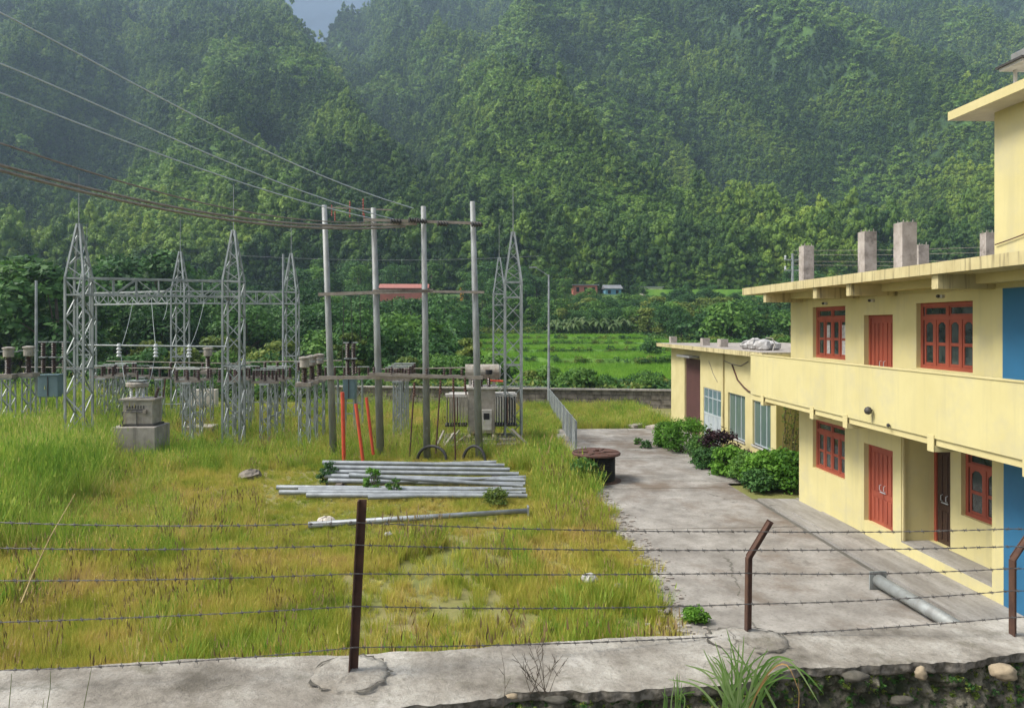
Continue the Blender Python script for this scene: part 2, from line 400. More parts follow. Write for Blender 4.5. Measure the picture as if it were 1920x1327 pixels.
# ------------------------------------------------------------------ foliage meshes
def leaf_quads(C, Nn, size, r, jit=.55):
    """rhombic leaves at centres C with rough normals Nn"""
    n = len(C); nrm = Nn+r.normal(0, jit, (n, 3)); nrm /= np.linalg.norm(nrm, axis=1)[:, None]+1e-9
    a = np.cross(nrm, r.normal(0, 1, (n, 3))); a /= np.linalg.norm(a, axis=1)[:, None]+1e-9
    b = np.cross(nrm, a); s = size*r.uniform(.6, 1.3, (n, 1))
    V = np.stack([C-a*s, C-b*s*.55-nrm*s*.12, C+a*s, C+b*s*.55-nrm*s*.12], 1).reshape(-1, 3)
    return V, np.arange(n*4).reshape(-1, 4)
def crown(seed, h, rad, nl, per, leaf, base=.25, lobes=.36, top=.9, jit=.55, rr0=.72, rr1=1.08, core=0):
    r = np.random.default_rng(seed); Cs, Ns = [], []; L = []
    for i in range(nl):
        t = r.uniform(0, 1); zc = h*(base+(top-base)*t)
        rr = rad*math.sqrt(max(.08, 1-((t-.42)/.66)**2))*math.sqrt(r.uniform(.15, 1))
        a = r.uniform(0, 2*math.pi); c = np.array([rr*.75*math.cos(a), rr*.75*math.sin(a), zc]); L.append(c)
        lr = rad*lobes*r.uniform(.7, 1.25)
        dr = r.normal(0, 1, (per, 3)); dr /= np.linalg.norm(dr, axis=1)[:, None]
        dr[:, 2] = np.where(dr[:, 2] < -.3, -dr[:, 2], dr[:, 2])
        q = r.uniform(rr0, rr1, (per, 1)); q = q+.12*np.sin(dr[:, :1]*9+seed)
        Cs.append(c+dr*lr*q*np.array([1, 1, .8])); Ns.append(dr+np.array([0, 0, .45]))
    V, Fq = leaf_quads(np.concatenate(Cs), np.concatenate(Ns), leaf, r, jit)
    if core:
        for c in L:                                     # inner mass of twigs and leaves, a bumpy ball per bough
            k = len(V); rg = []
            for a_, zz in ((.35, -.75), (.85, -.25), (.85, .35), (.35, .8)):
                for j in range(6):
                    t = j*math.pi/3+a_; e_ = core*rad*lobes*r.uniform(.85, 1.15); rg.append(c+np.array([a_*math.cos(t)*e_, a_*math.sin(t)*e_, zz*e_*.85]))
            V = np.concatenate([V, np.array(rg)]); q4 = [(k+i*6+j, k+i*6+(j+1) % 6, k+i*6+6+(j+1) % 6, k+i*6+6+j) for i in range(3) for j in range(6)]
            q4 += [(k+18, k+19, k+20, k+21), (k+18, k+21, k+22, k+23)]
            Fq = np.concatenate([Fq, np.array(q4)])
    return V, Fq, L
def trunk_mb(seed, h, r0, L, limbs=5):
    r = random.Random(seed); mb = MB(); top = (r.uniform(-.2, .2), r.uniform(-.2, .2), h*.7)
    mb.tube([(0, 0, -.3), (r.uniform(-.1, .1), r.uniform(-.1, .1), h*.3), top], r0, 7, r0*.4)
    for c in L[:limbs]:
        mb.tube([(0, 0, h*.28), ((c[0])*.5, c[1]*.5, (h*.28+c[2])*.52), tuple(c)], r0*.45, 5, r0*.12)
    return mb
# far forest kinds (unit-ish metres, ~8 m tall), trunk merged in as part of the mass
protos = []
for k in range(6):
    hh = [7.5, 8.5, 9.5, 7, 10.5, 6][k]; rd = [3.4, 3.2, 2.9, 3.7, 2.5, 3.3][k]
    V, Fq, L = crown(100+k, hh, rd, [15, 15, 14, 17, 13, 13][k], 48, .34, .12, [.36, .30, .34, .28, .38, .42][k], .9, .38, .78, 1.22, .86)
    V = V*np.array([1, 1, [1, 1.15, 1.45, .85, 1.5, .7][k]]); protos.append(npmesh('forest_tree_kind', V, Fq, LEAF_FOREST))
cand = 190000
dq = 236+(1150-236)*rng.uniform(0, 1, cand)**1.35
uq = rng.uniform(-.80, .80, cand)*(dq+15)
keep = rng.uniform(0, 1, cand) < np.clip(.35+.65*(dq/700), 0, 1)
dq, uq = dq[keep], uq[keep]
gmk = grass_mask(uq, dq)
keep = rng.uniform(0, 1, len(dq)) > np.clip((gmk-.555)/.05, 0, 1)*.80; dq, uq = dq[keep], uq[keep]
zq = H(uq, dq)-.6
pts = np.stack([R2[0]*uq+F2[0]*dq, R2[1]*uq+F2[1]*dq, zq], -1)
sz = .58*np.clip(np.exp(rng.normal(-.08, .36, len(dq))), .4, 2.1)*(1+np.clip((dq-450)/900, 0, .45))*np.where(dq < 275, 1.3, .95)
scl = np.stack([sz*rng.uniform(.85, 1.2, len(dq)), sz*rng.uniform(.85, 1.2, len(dq)), sz*rng.uniform(.8, 1.25, len(dq))], -1)
scatter('forest', pts, rng.uniform(0, 6.28, len(dq)), scl, rng.integers(0, 6, len(dq)), protos, 'dense forest covering the steep hillsides beyond the valley', .06)
print('forest trees', len(dq))
gc = tuft_ = None
V, Fq, L = crown(205, 3.4, 2.0, 8, 26, .36, .0, .5); us1 = npmesh('understory_kind', V, Fq, LEAF_FOREST)
dq = 240+850*rng.uniform(0, 1, 170000)**1.25; uq = rng.uniform(-.78, .78, 170000)*(dq+12)
k_ = grass_mask(uq, dq) < .57; dq, uq = dq[k_], uq[k_]
pts = np.stack([R2[0]*uq+F2[0]*dq, R2[1]*uq+F2[1]*dq, H(uq, dq)-.2], -1)
scatter('understory', pts, rng.uniform(0, 6.28, len(dq)), rng.uniform(.5, 1.3, len(dq)), np.zeros(len(dq), int), [us1], 'dense undergrowth filling the gaps between the trees of the hillside forest', .1)
# low scrub on the open hill grass
dq = 240+850*rng.uniform(0, 1, 110000)**1.1; uq = rng.uniform(-.78, .78, 110000)*(dq+10)
k_ = grass_mask(uq, dq) > .54; dq, uq = dq[k_], uq[k_]
V, Fq, L = crown(200, 2.2, 1.7, 7, 22, .38, .0, .5); sp1 = npmesh('scrub_kind', V, Fq, GRASS_HILL)
pts = np.stack([R2[0]*uq+F2[0]*dq, R2[1]*uq+F2[1]*dq, H(uq, dq)+.1], -1)
scatter('hillside_scrub', pts, rng.uniform(0, 6.28, len(dq)), rng.uniform(.6, 2.0, len(dq))*np.where(dq > 450, 1.5, 1.1), np.zeros(len(dq), int), [sp1], 'low bright scrub in the open clearings of the hillside', .1)

# ------------------------------------------------------------------ terraces, yard road
TZ = [(58, 92, .5, -6, 40), (92, 108, 1.3, -7, 40), (108, 122, 1.95, -8, 30), (122, 134, 2.6, -8, 27), (134, 148, 3.3, -6, 24)]
mbt = MB(); mbr = MB()
for i, (d0, d1, z, u0, u1) in enumerate(TZ):
    n = 110; fr = []; bk = []
    for j in range(n+1):
        u = u0+(u1-u0)*j/n; w = 2.2*math.sin(u*.21+i*1.7)+.9*math.sin(u*.63+i)+.4*math.sin(u*1.9+i*2)
        fr.append((u, d0+w, z)); bk.append((u, d1+6, z))
    vs = [W(*p) for p in fr]+[W(*p) for p in bk]
    mbt.add(vs, [(j, j+1, n+2+j, n+1+j) for j in range(n)])
    vs = [W(*p) for p in fr]+[W(p[0], p[1]-.35, z-1.1) for p in fr]
    mbr.add(vs, [(n+1+j, n+2+j, j+1, j) for j in range(n)])
    for (ua, q) in ((u0, 1), (u1, 0)):
        a = W(ua, fr[0 if q else -1][1], z); b_ = W(ua, d1+6, z); c = W(ua+(-.4 if q else .4), d1+6, z-1.2); e_ = W(ua+(-.4 if q else .4), fr[0 if q else -1][1], z-1.2)
        mbr.add([a, b_, c, e_], [(0, 1, 2, 3)])
tr_ = tag(mbt.build('rice_terrace', RICE, smooth=False), kind='structure')
tag(mbr.build('terrace_bank', RISER, smooth=True), kind='structure')
mb = MB(); u0, u1 = 40, 84
mb.add([W(u0, 222, 16.2), W(u1, 222, 16.2), W(u1, 262, 16.9), W(u0, 262, 16.9), W(u0, 221, 13), W(u1, 221, 13)], [(0, 1, 2, 3), (4, 5, 1, 0)])
tag(mb.build('field', RICE), kind='structure')

def stained_concrete(name, base, dark, stain, ck_scale, ckm, seed, blot, stretch=(1, 1, 1)):
    m, nt, b = newmat(name)
    n1 = noise_node(nt, .9, 10, stretch, .72, seed); c = ramp(nt, n1.outputs[0], [(.34, dark), (.47, tuple((p+q)/2 for p, q in zip(base, dark))), (.58, base), (.7, tuple(min(1, v*1.22) for v in base))]).outputs[0]
    n2 = noise_node(nt, .33, 9, stretch, .7, seed+1); c = mixc(nt, ramp(nt, n2.outputs[0], [(blot-.03, (0,)), (blot+.10, (.9,))]).outputs[0], c, stain)
    n3 = noise_node(nt, 14, 6, seed=seed+2); c = mixc(nt, ramp(nt, n3.outputs[0], [(.5, (0,)), (.7, (.45,))]).outputs[0], c, tuple(v*.7 for v in dark))
    n5 = noise_node(nt, 2.2, 9, (1, .5, 1), .75, seed+4); c = mixc(nt, ramp(nt, n5.outputs[0], [(.57, (0,)), (.68, (.55,))]).outputs[0], c, tuple(v*.6 for v in dark))
    g = N(nt, 'ShaderNodeNewGeometry'); vo = N(nt, 'ShaderNodeTexVoronoi', feature='DISTANCE_TO_EDGE'); vo.inputs['Scale'].default_value = ck_scale
    dn = noise_node(nt, 1.5, 8, rough=.7); ad = N(nt, 'ShaderNodeMix', data_type='VECTOR'); ad.inputs[0].default_value = .35
    nt.links.new(g.outputs['Position'], ad.inputs[4]); nt.links.new(dn.outputs['Color'], ad.inputs[5]); nt.links.new(ad.outputs[1], vo.inputs['Vector'])
    ck = ramp(nt, vo.outputs['Distance'], [(.0, (1,)), (.004, (0,))]); mk = ramp(nt, noise_node(nt, .5, 3, seed=seed+3).outputs[0], [(.5, (0,)), (.56, (ckm,))])
    c = mixc(nt, mixc(nt, ck.outputs[0], (0, 0, 0), mk.outputs[0]), c, (.06, .055, .04))
    nt.links.new(c, b.inputs['Base Color']); b.inputs['Roughness'].default_value = .92
    bp = N(nt, 'ShaderNodeBump'); bp.inputs['Strength'].default_value = .6; bp.inputs['Distance'].default_value = .015
    nb_ = noise_node(nt, 18, 9, rough=.7); nt.links.new(nb_.outputs[0], bp.inputs['Height']); nt.links.new(bp.outputs[0], b.inputs['Normal'])
    return m
CONC = stained_concrete('yard_concrete', (.31, .29, .26), (.165, .15, .13), (.14, .105, .075), .22, .9, 1, .53)
APR = stained_concrete('apron_concrete', (.30, .285, .26), (.175, .16, .14), (.16, .14, .115), .18, .8, 12, .55, (2.4, .4, 1))
ed = []
for j in range(70):
    y = 8+30*j/69; x = 4.0+.010*(y-23)+.28*(vnoise(y*.8, 2, 3)-.5)+.12*(vnoise(y*3, 1, 4)-.5)
    if y < 16: x -= .25*(16-y)*.35
    ed.append((float(x), y))
vs = [(x, y, .05) for x, y in ed]+[(8.72, y, .05) for x, y in ed]+[(x-.02, y, -.1) for x, y in ed]
k = len(ed)
mb = MB(); mb.add(vs, [(j, k+j, k+j+1, j+1) for j in range(k-1)]+[(2*k+j, j, j+1, 2*k+j+1) for j in range(k-1)])
mb.add([(ed[-1][0], 38, .05), (8.72, 38, .05), (8.72, 38, -.1), (ed[-1][0], 38, -.1)], [(1, 0, 3, 2)])
mb.add([(8.72, 24.6, .05), (11.0, 24.6, .05), (11.0, 38, .05), (8.72, 38, .05)], [(0, 1, 2, 3)])
tag(mb.build('road', CONC), kind='structure')
# far slab seams
mb = MB()
for y in (19.2, 24.0, 29.5, 34):
    mb.box(4.3, 8.7, y-.015, y+.015, .052, .055)
tag(mb.build('road_joint', mat('joint_dirt', (.10, .085, .06), None, 3, .95)), kind='structure')
mb = MB(); mb.add([(8.9, 7, .13), (10.1, 7, .15), (10.1, 22.4, .03), (8.9, 22.4, .06), (8.9, 7, -.1), (8.9, 22.4, -.1)], [(0, 1, 2, 3), (4, 0, 3, 5)])
mb.add([(10.1, 22.16, .03), (12, 22.16, .03), (12, 22.4, .03), (10.1, 22.4, .06)], [(0, 1, 2, 3)])
tag(mb.build('pavement', APR), kind='structure')
mb = MB().box(8.70, 8.92, 7, 22.5, -.12, .012)
tag(mb.build('drain_channel', mat('drain_dirt', (.085, .08, .065), (.13, .12, .10), 3, .9)), kind='structure')
mb = MB().box(9.2, 10.1, 18.6, 20.6, .0, .085); mb.build('pavement', APR)['kind'] = 'structure'

# ------------------------------------------------------------------ wall with openings in a plane of constant X, facing -X
def wall_mb(X, th, y0, y1, z0, z1, ops):
    ys = sorted({y0, y1, *[v for o in ops for v in o[:2]]}); zs = sorted({z0, z1, *[v for o in ops for v in o[2:4]]})
    def solid(i, j):
        if i < 0 or j < 0 or i >= len(ys)-1 or j >= len(zs)-1: return False
        cy = (ys[i]+ys[i+1])/2; cz = (zs[j]+zs[j+1])/2
        return not any(o[0] < cy < o[1] and o[2] < cz < o[3] for o in ops)
    mb = MB(); Xb = X+th
    for i in range(len(ys)-1):
        for j in range(len(zs)-1):
            if not solid(i, j): continue
            a, b, c, d = ys[i], ys[i+1], zs[j], zs[j+1]
            mb.add([(X, a, c), (X, b, c), (X, b, d), (X, a, d)], [(0, 3, 2, 1)])
            mb.add([(Xb, a, c), (Xb, b, c), (Xb, b, d), (Xb, a, d)], [(0, 1, 2, 3)])
            if not solid(i-1, j): mb.add([(X, a, c), (Xb, a, c), (Xb, a, d), (X, a, d)], [(0, 1, 2, 3)])
            if not solid(i+1, j): mb.add([(X, b, c), (Xb, b, c), (Xb, b, d), (X, b, d)], [(0, 3, 2, 1)])
            if not solid(i, j-1): mb.add([(X, a, c), (Xb, a, c), (Xb, b, c), (X, b, c)], [(0, 3, 2, 1)])
            if not solid(i, j+1): mb.add([(X, a, d), (Xb, a, d), (Xb, b, d), (X, b, d)], [(0, 1, 2, 3)])
    return mb
def wood_window(root, X, y0, y1, z0, z1, ncol=4, rec=.10, arch=True, label=None, wm='wood', ntop=2):
    """joinery in the opening; X is the wall face"""
    xf, xb = X+rec, X+rec+.07; fw = .085
    fr = MB(); fr.box(xf, xb, y0, y1, z0, z0+fw); fr.box(xf, xb, y0, y1, z1-fw, z1)
    fr.box(xf+.002, xb-.002, y0, y0+fw, z0+fw, z1-fw); fr.box(xf+.002, xb-.002, y1-fw, y1, z0+fw, z1-fw)
    H_ = z1-z0; zt = z0+H_*.77
    fr.box(xf+.004, xb-.004, y0+fw, y1-fw, zt-.045, zt+.045)
    w = (y1-y0-2*fw)/ncol
    for i in range(1, ncol):
        c = y0+fw+w*i; h = .045 if i == ncol//2 else .032
        fr.box(xf+.006, xb-.006, c-h, c+h, z0+fw, zt-.045)
    for i in range(1, ntop):
        c = y0+fw+(y1-y0-2*fw)*i/ntop; fr.box(xf+.006, xb-.006, c-.04, c+.04, zt+.045, z1-fw)
    sash = MB(); zm = z0+fw+(zt-.045-z0-fw)*.47
    for i in range(ncol):
        a = y0+fw+w*i+.04; b = a+w-.08; sw = .05; x0, x1 = xf+.018, xb-.012
        zb, zc = z0+fw+.003, zt-.048
        sash.box(x0, x1, a, b, zb, zb+sw); sash.box(x0, x1, a, b, zc-sw, zc)
        sash.box(x0+.001, x1-.001, a, a+sw, zb+sw, zc-sw); sash.box(x0+.001, x1-.001, b-sw, b, zb+sw, zc-sw)
        sash.box(x0+.003, x1-.003, a+sw, b-sw, zm-.035, zm+.035)
        if arch:
            q = (b-a-2*sw)*.3
            for (ya, s) in ((a+sw, 1), (b-sw, -1)):
                zz = zc-sw
                sash.add([(x0+.004, ya, zz), (x0+.004, ya+s*q, zz), (x0+.004, ya, zz-q*.8), (x1-.004, ya, zz), (x1-.004, ya+s*q, zz), (x1-.004, ya, zz-q*.8)],
                         [(0, 1, 2), (5, 4, 3), (1, 4, 5, 2)])
    for i in range(ntop):
        a = y0+fw+(y1-y0-2*fw)*i/ntop+.05; b = a+(y1-y0-2*fw)/ntop-.1; zb, zc = zt+.048, z1-fw-.003; x0, x1 = xf+.018, xb-.012; sw = .03
        sash.box(x0, x1, a, b, zb, zb+sw); sash.box(x0, x1, a, b, zc-sw, zc); sash.box(x0+.001, x1-.001, a, a+sw, zb+sw, zc-sw); sash.box(x0+.001, x1-.001, b-sw, b, zb+sw, zc-sw)
    wn = fr.build('window', MT[wm], root); sash.build('sash', MT[wm], wn)
    MB().box(xf+.035, xf+.042, y0+.04, y1-.04, z0+.04, z1-.04).build('pane', MT['glass'], wn)
    sl = MB()
    for i in range(5):                      # thin grille rods behind the glass line
        pass
    return wn
def wood_door(root, X, y0, y1, z0, z1, rec=.12, m='wood', leaves=2, frame='wood', carved=False):
    fw = .08; xf, xb = X+rec, X+rec+.08
    fr = MB(); fr.box(xf, xb, y0, y1, z1-fw, z1); fr.box(xf+.002, xb, y0, y0+fw, z0, z1-fw); fr.box(xf+.002, xb, y1-fw, y1, z0, z1-fw)
    d = MB().box(xf+.035, xf+.065, y0+fw, y1-fw, z0, z1-fw)
    root_o = d.build('door', MT[m], root)
    fr.build('frame', MT[frame], root_o)
    pn = MB(); w = (y1-y0-2*fw)/leaves
    for l in range(leaves):
        a = y0+fw+w*l+.012; b = a+w-.024; nn = 3; pw = (b-a)/nn
        hm = z0+(z1-z0)*(.36)
        for i in range(nn):
            pn.box(xf+.016, xf+.034, a+pw*i+.022, a+pw*(i+1)-.022, hm+.12, z1-fw-.12)
            pn.box(xf+.016, xf+.034, a+pw*i+.022, a+pw*(i+1)-.022, z0+.1, hm-.06)
        pn.box(xf+.024, xf+.034, a, b, hm-.03, hm+.09)
    pn.build('panel', MT[m], root_o, bevel=.004)
    c = (y0+y1)/2; hz = z0+(z1-z0)*.44
    hm_ = MB()
    for s in (-.09, .09): hm_.tube([(xf+.015, c+s, hz), (xf-.03, c+s, hz+.02), (xf-.03, c+s, hz+.13), (xf+.015, c+s, hz+.15)], .008, 6)
    hm_.box(xf-.005, xf+.015, c-.12, c+.12, hz-.045, hz-.025)
    hm_.build('handle', MT['alu'], root_o)
    return root_o

# ------------------------------------------------------------------ yellow two-storey building
XF = 10.1
bld = empty('office_building', (XF, 22.15, 0), 'two storey pale yellow concrete building with red-brown doors and a long balcony', 'building')
L1 = (FY(1584, XF), FY(1524, XF), 1.23, 2.66); LD = (FY(1674, XF), FY(1620, XF), .42, 2.40)
wall_mb(XF, .24, 16.78, 22.15, -.1, 3.10, [L1, LD]).build('ground_floor_wall', MT['yellow'], bld)
XR = 10.77
D2 = (FY(1782, XR), FY(1742, XR), .36, 2.62); W3 = (14.45, FY(1802, XR), 1.25, 2.70)
wall_mb(XR, .22, 13.3, 16.77, 0, 3.10, [D2, W3]).build('recessed_wall', MT['yellow'], bld)
MB().box(XF+.24, XR+.22, 16.78, 17.0, 0, 3.10).build('porch_side_wall', MT['yellow'], bld)
MB().box(XF, XF+.24, 13.45, 13.76, 0, 3.10).build('porch_end_wall', MT['yellow'], bld)
MB().box(XF, XF+.24, 7.2, 13.45, -.1, 3.10).build('blue_wall', MT['blue'], bld)
MB().box(XF+.002, XR+.3, 13.76, 16.78, -.1, .33).build('plinth', MT['yellow'], bld)
MB().box(XF+.004, XR-.002, 13.762, 16.778, .33, .362).build('porch_floor', APR, bld)
MB().box(10.12, 10.14+.03, 16.72, 16.776, .37, 3.0).build('drain_pipe', MT['yellow_old'], bld)
MB().box(XR+.22, 17, 7.4, 22.15, -.1, 3.10).build('rear_mass', MT['yellow'], bld)
MB().box(8.92, 17.0, 7.2, 22.80, 3.10, 3.26).build('floor_slab', MT['yellow_plain'], bld)
U1 = (FY(1585, XF), FY(1524, XF), 4.46, 5.93); U2 = (FY(1824, XF), FY(1718, XF), 4.44, 5.90); UD_ = (FY(1674, XF), FY(1620, XF), 3.36, 5.66)
wall_mb(XF, .24, 7.2, 22.74, 3.26, 6.38, [U1, U2, UD_]).build('upper_wall', MT['yellow'], bld)
MB().box(XF-.02, XF-.001, 7.2, 13.45, 3.3, 6.1).build('blue_panel', MT['blue'], bld)
MB().box(XF+.26, 17, 7.4, 22.7, 3.262, 6.378).build('rear_mass', MT['yellow'], bld)
for q in (L1,): wood_window(bld, XF, *q, 4, arch=False)
w1_ = wood_window(bld, XF, *U1, 4, arch=False)
for c_ in (.18, .68): MB().box(XF+.128, XF+.134, U1[0]+(U1[1]-U1[0])*(c_-.09), U1[0]+(U1[1]-U1[0])*(c_+.085), U1[2]+.12, U1[2]+.95).build('pane_reflection', MT['white_cloth'], w1_)  # pale panels just before the panes, painting in whitish reflections
wood_window(bld, XF, *U2, 4)
wood_window(bld, XR, *W3, 2, ntop=1)
wood_door(bld, XF, *LD); wood_door(bld, XF, *UD_)
tag(wood_door(bld, XR, *D2, m='darkwood', leaves=1, carved=True), 'dark brown carved single door in the porch')
# balcony
bal = MB()
bal.box(8.88, 9.0, 7.2, 22.92, 3.24, 4.48); bal.box(9.0, 10.3, 22.80, 22.92, 3.262, 4.478)
bal = bal.build('balcony', MT['yellow'], bld)
MB().box(8.862, 9.018, 7.2, 22.94, 4.48, 4.505).build('coping', MT['yellow_plain'], bal)
for px in (1431, 1524, 1587, 1748, 1930):
    y = 8.9/math.tan(math.atan((px-960)/FPX)+TH)
    MB().box(8.895, 10.1, y-.10, y+.10, 2.98, 3.099).build('balcony_beam', MT['yellow_plain'], bld)
    MB().box(8.862, 8.879, y-.10, y+.10, 2.98, 3.30).build('beam_end', MT['yellow_plain'], bld)
    MB().box(8.95, 10.1, y-.10, y+.10, 6.10, 6.379).build('roof_beam', MT['yellow_old'], bld)
MB().box(9.7, 10.1, 7.2, 22.74, 6.2, 6.379).build('wall_beam', MT['yellow_plain'], bld)
roof = MB()
n = 60
ys = [7.2+(23.6-7.2)*i/n for i in range(n+1)]
for i in range(n):
    a, b = ys[i], ys[i+1]; o1 = .012*random.random(); 
rf = MB().box(8.87, 17.2, 7.2, 23.6, 6.38, 6.60).build('roof_slab', MT['yellow_old'], bld)
MB().box(8.95, 17.1, 7.3, 23.5, 6.602, 6.61).build('roof_surface', MT['rawcol'], rf)
# stub columns
def stub(x, y, s, h=1.22):
    mb = MB(); r = random.Random(int(y*10)); k = 8
    for i in range(k):
        pass
    mb.box(x-s/2, x+s/2, y-s/2, y+s/2, 6.6, 6.6+h)
    for i in range(4):
        cx, cy = x+(-1, 1, 1, -1)[i]*s*.32, y+(-1, -1, 1, 1)[i]*s*.32
        mb.tube([(cx, cy, 6.6+h), (cx+.01, cy, 6.6+h+.05+.04*r.random())], .012, 5)
    return mb.build('column_stub', MT['rawcol'], bld, bevel=.015)
for px, pw in ((1512, .33), (1626, .33), (1697, .36)):
    X = 10.3; stub(X, FY(px, X), pw)
stub(13.6, FY(1726, 13.6), .33); stub(13.55, FY(1851, 13.55), .24)
# stair tower
tw = MB().box(10.12, 15, 7.2, 13.72, 6.605, 9.5).build('stair_room', MT['yellow'], bld)
MB().box(9.6, 15.5, 7.0, 14.3, 9.5, 9.66).build('eave', MT['soffit'], tw)
MB().box(9.585, 9.6, 7.0, 14.315, 9.498, 9.67).build('fascia', MT['yellow_plain'], tw)
# cable and lamp fittings
def droop(p, q, s, n=14):
    p = Vector(p); q = Vector(q); return [tuple(p.lerp(q, i/n)-Vector((0, 0, s*4*(i/n)*(1-i/n)))) for i in range(n+1)]
MB().tube(droop((10.08, 11.2, 7.45), (10.08, 13.65, 6.95), .05), .012, 5).build('cable', MT['rustred'], bld)
MB().tube([(10.085, y, 6.12) for y in (8, 13, 18, 22.6)], .008, 5).build('conduit', MT['yellow_plain'], bld)
for px in (1549, 1637, 1767):
    y = FY(px, XF); lm = MB().cbox((XF-.03, y-.04, 6.02), .06, .07, .07).build('lamp_holder', MT['white'], bld)
    MB().lathe((XF-.06, y+.06, 5.99), [(.02, 0), (.04, .02), (.04, .05), (.02, .07)], 10).build('bulb', MT['darkmetal'], lm)
def onbal(px, py):
    a = math.atan((px-960)/FPX)+TH; r_ = 8.86/math.sin(a); d = r_*math.cos(a-TH); return (8.86, 8.86/math.tan(a), EYE+(HZ-py)/FPX*d)
p = onbal(1636, 770); lamp = MB().lathe((p[0]-.10, p[1], p[2]-.08), [(.02, 0), (.07, .03), (.085, .09), (.06, .15), (.02, .17)], 14)
lamp = lamp.build('balcony_lamp', MT['darkmetal'], bld, smooth=True); MB().tube([(p[0], p[1], p[2]+.02), (p[0]-.08, p[1], p[2])], .015, 6).build('bracket', MT['darkmetal'], lamp)
MB().tube([(p[0]-.002, p[1], p[2]-.08), (p[0]-.002, p[1]+.02, 3.26)], .006, 5).build('lamp_cable', MT['crossarm'], bld)
p = onbal(1668, 797); MB().lathe((p[0]-.03, p[1], p[2]-.04), [(.01, 0), (.035, .02), (.035, .06), (.01, .08)], 10).build('sensor', MT['darkmetal'], bld)
# tray and box on top of the stair room roof
vt = empty('roof_vent', (11.1, 13.8, 9.67), 'grey boxed unit on a flat tray above the stair room roof', 'vent')
MB().box(10.35, 12.3, 13.3, 13.9, 10.36, 10.41).build('tray', MT['white'], vt)
MB().box(10.30, 12.35, 13.25, 13.95, 10.41, 10.45).build('rim', MT['darkmetal'], vt)
MB().box(10.50, 10.95, 13.35, 13.80, 10.45, 10.66).build('box', MT['radiator'], vt, bevel=.02)
for x, y in ((10.6, 13.8), (12.1, 13.8), (10.6, 13.4), (12.1, 13.4)): MB().bar((x, y, 9.66), (x, y, 10.36), .05).build('leg', MT['white'], vt)

# ------------------------------------------------------------------ small workshop building
XS = 10.86
wk = empty('workshop', (XS, 25.66, 0), 'low yellow workshop with a brown shutter and pale blue windows, behind the office building', 'building')
SH = (FY(1313, XS), FY(1283.5, XS), .0, 3.78); BD = (FY(1352, XS), FY(1319, XS), .12, 2.55)
WA = (FY(1397, XS), FY(1365, XS), .78, 2.6); WB = (FY(1445, XS), FY(1411, XS), .85, 2.55)
wall_mb(XS, .22, 25.66, 39.3, -.1, 4.27, [SH, BD, WA, WB]).build('front_wall', MT['yellow_plain'], wk)
MB().box(XS+.24, 17, 25.66, 39.3, -.1, 4.268).build('rear_mass', MT['yellow_plain'], wk)
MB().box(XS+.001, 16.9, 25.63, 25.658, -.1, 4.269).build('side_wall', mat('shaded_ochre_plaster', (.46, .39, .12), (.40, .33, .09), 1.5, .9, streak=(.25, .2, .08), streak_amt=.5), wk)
rs = MB().box(10.2, 17.4, 25.3, 39.9, 4.27, 4.44).build('roof_slab', MT['yellow_old'], wk)
MB().box(10.3, 17.3, 25.4, 39.8, 4.442, 4.45).build('roof_surface', MT['rawcol'], rs)
st = MB(); z = SH[2]
while z < SH[3]: st.box(XS+.09, XS+.11+.012*(int(z*100/9) % 2), SH[0], SH[1], z, z+.088); z += .09
st.build('roller_shutter', MT['shutter'], wk)
fl = MB().box(XS-.5, XS-.02, SH[0]+.1, SH[1]-.3, 3.85, 3.95).build('shutter_canopy', MT['radiator'], wk)
# blue door and windows
bd = MB(); bd.box(XS+.05, XS+.09, BD[0], BD[1], BD[2], 1.35); bd = bd.build('door', MT['alu'], wk)
fr = MB()
for i in range(5):
    y = BD[0]+(BD[1]-BD[0])*i/4; fr.box(XS+.03, XS+.10, y-.03 if i else y, y+.03 if i < 4 else y, BD[2], BD[3])
fr.box(XS+.032, XS+.098, BD[0], BD[1], 1.33, 1.42); fr.box(XS+.032, XS+.098, BD[0], BD[1], BD[3]-.06, BD[3]); fr.box(XS+.034, XS+.096, BD[0], BD[1], 2.1, 2.14)
fr.build('frame', MT['alu'], bd); MB().box(XS+.06, XS+.07, BD[0], BD[1], 1.4, BD[3]).build('pane', MT['paleglass'], bd)
for q in (WA, WB):
    f = MB(); y0, y1, z0, z1 = q
    f.box(XS+.08, XS+.14, y0, y1, z0, z0+.05); f.box(XS+.08, XS+.14, y0, y1, z1-.05, z1)
    for t in (0, .33, .66, 1):
        y = y0+(y1-y0)*t; f.box(XS+.082, XS+.138, max(y0, y-.025), min(y1, y+.025), z0+.05, z1-.05)
    f = f.build('window', MT['alu'], wk); MB().box(XS+.10, XS+.11, y0+.01, y1-.01, z0+.01, z1-.01).build('pane', MT['greenglass'], f)
    MB().box(XS-.05, XS+.08, y0-.04, y1+.04, z0-.06, z0).build('sill', MT['white'], f)
yp = FY(1358, XS); MB().tube([(XS-.05, yp, 0), (XS-.05, yp, 4.2)], .04, 7).build('drain_pipe', MT['yellow_old'], wk)
def onw(px, py):
    a = math.atan((px-960)/FPX)+TH; d = XS/math.sin(a)*math.cos(a-TH); return (XS-.03, XS/math.tan(a), EYE+(HZ-py)/FPX*d)
MB().tube([onw(1374, 684), onw(1384, 712), onw(1396, 726), onw(1404, 733), onw(1414, 737), onw(1450, 740)], .035, 6).build('hanging_cable', MT['rustred'], wk)
MB().tube([onw(1358, 676), onw(1372, 682), onw(1390, 686), onw(1404, 678)], .02, 5).build('hanging_cable', MT['crossarm'], wk)
MB().tube([onw(1330, 676), onw(1338, 700), onw(1346, 716)], .012, 5).build('hanging_cable', MT['crossarm'], wk)
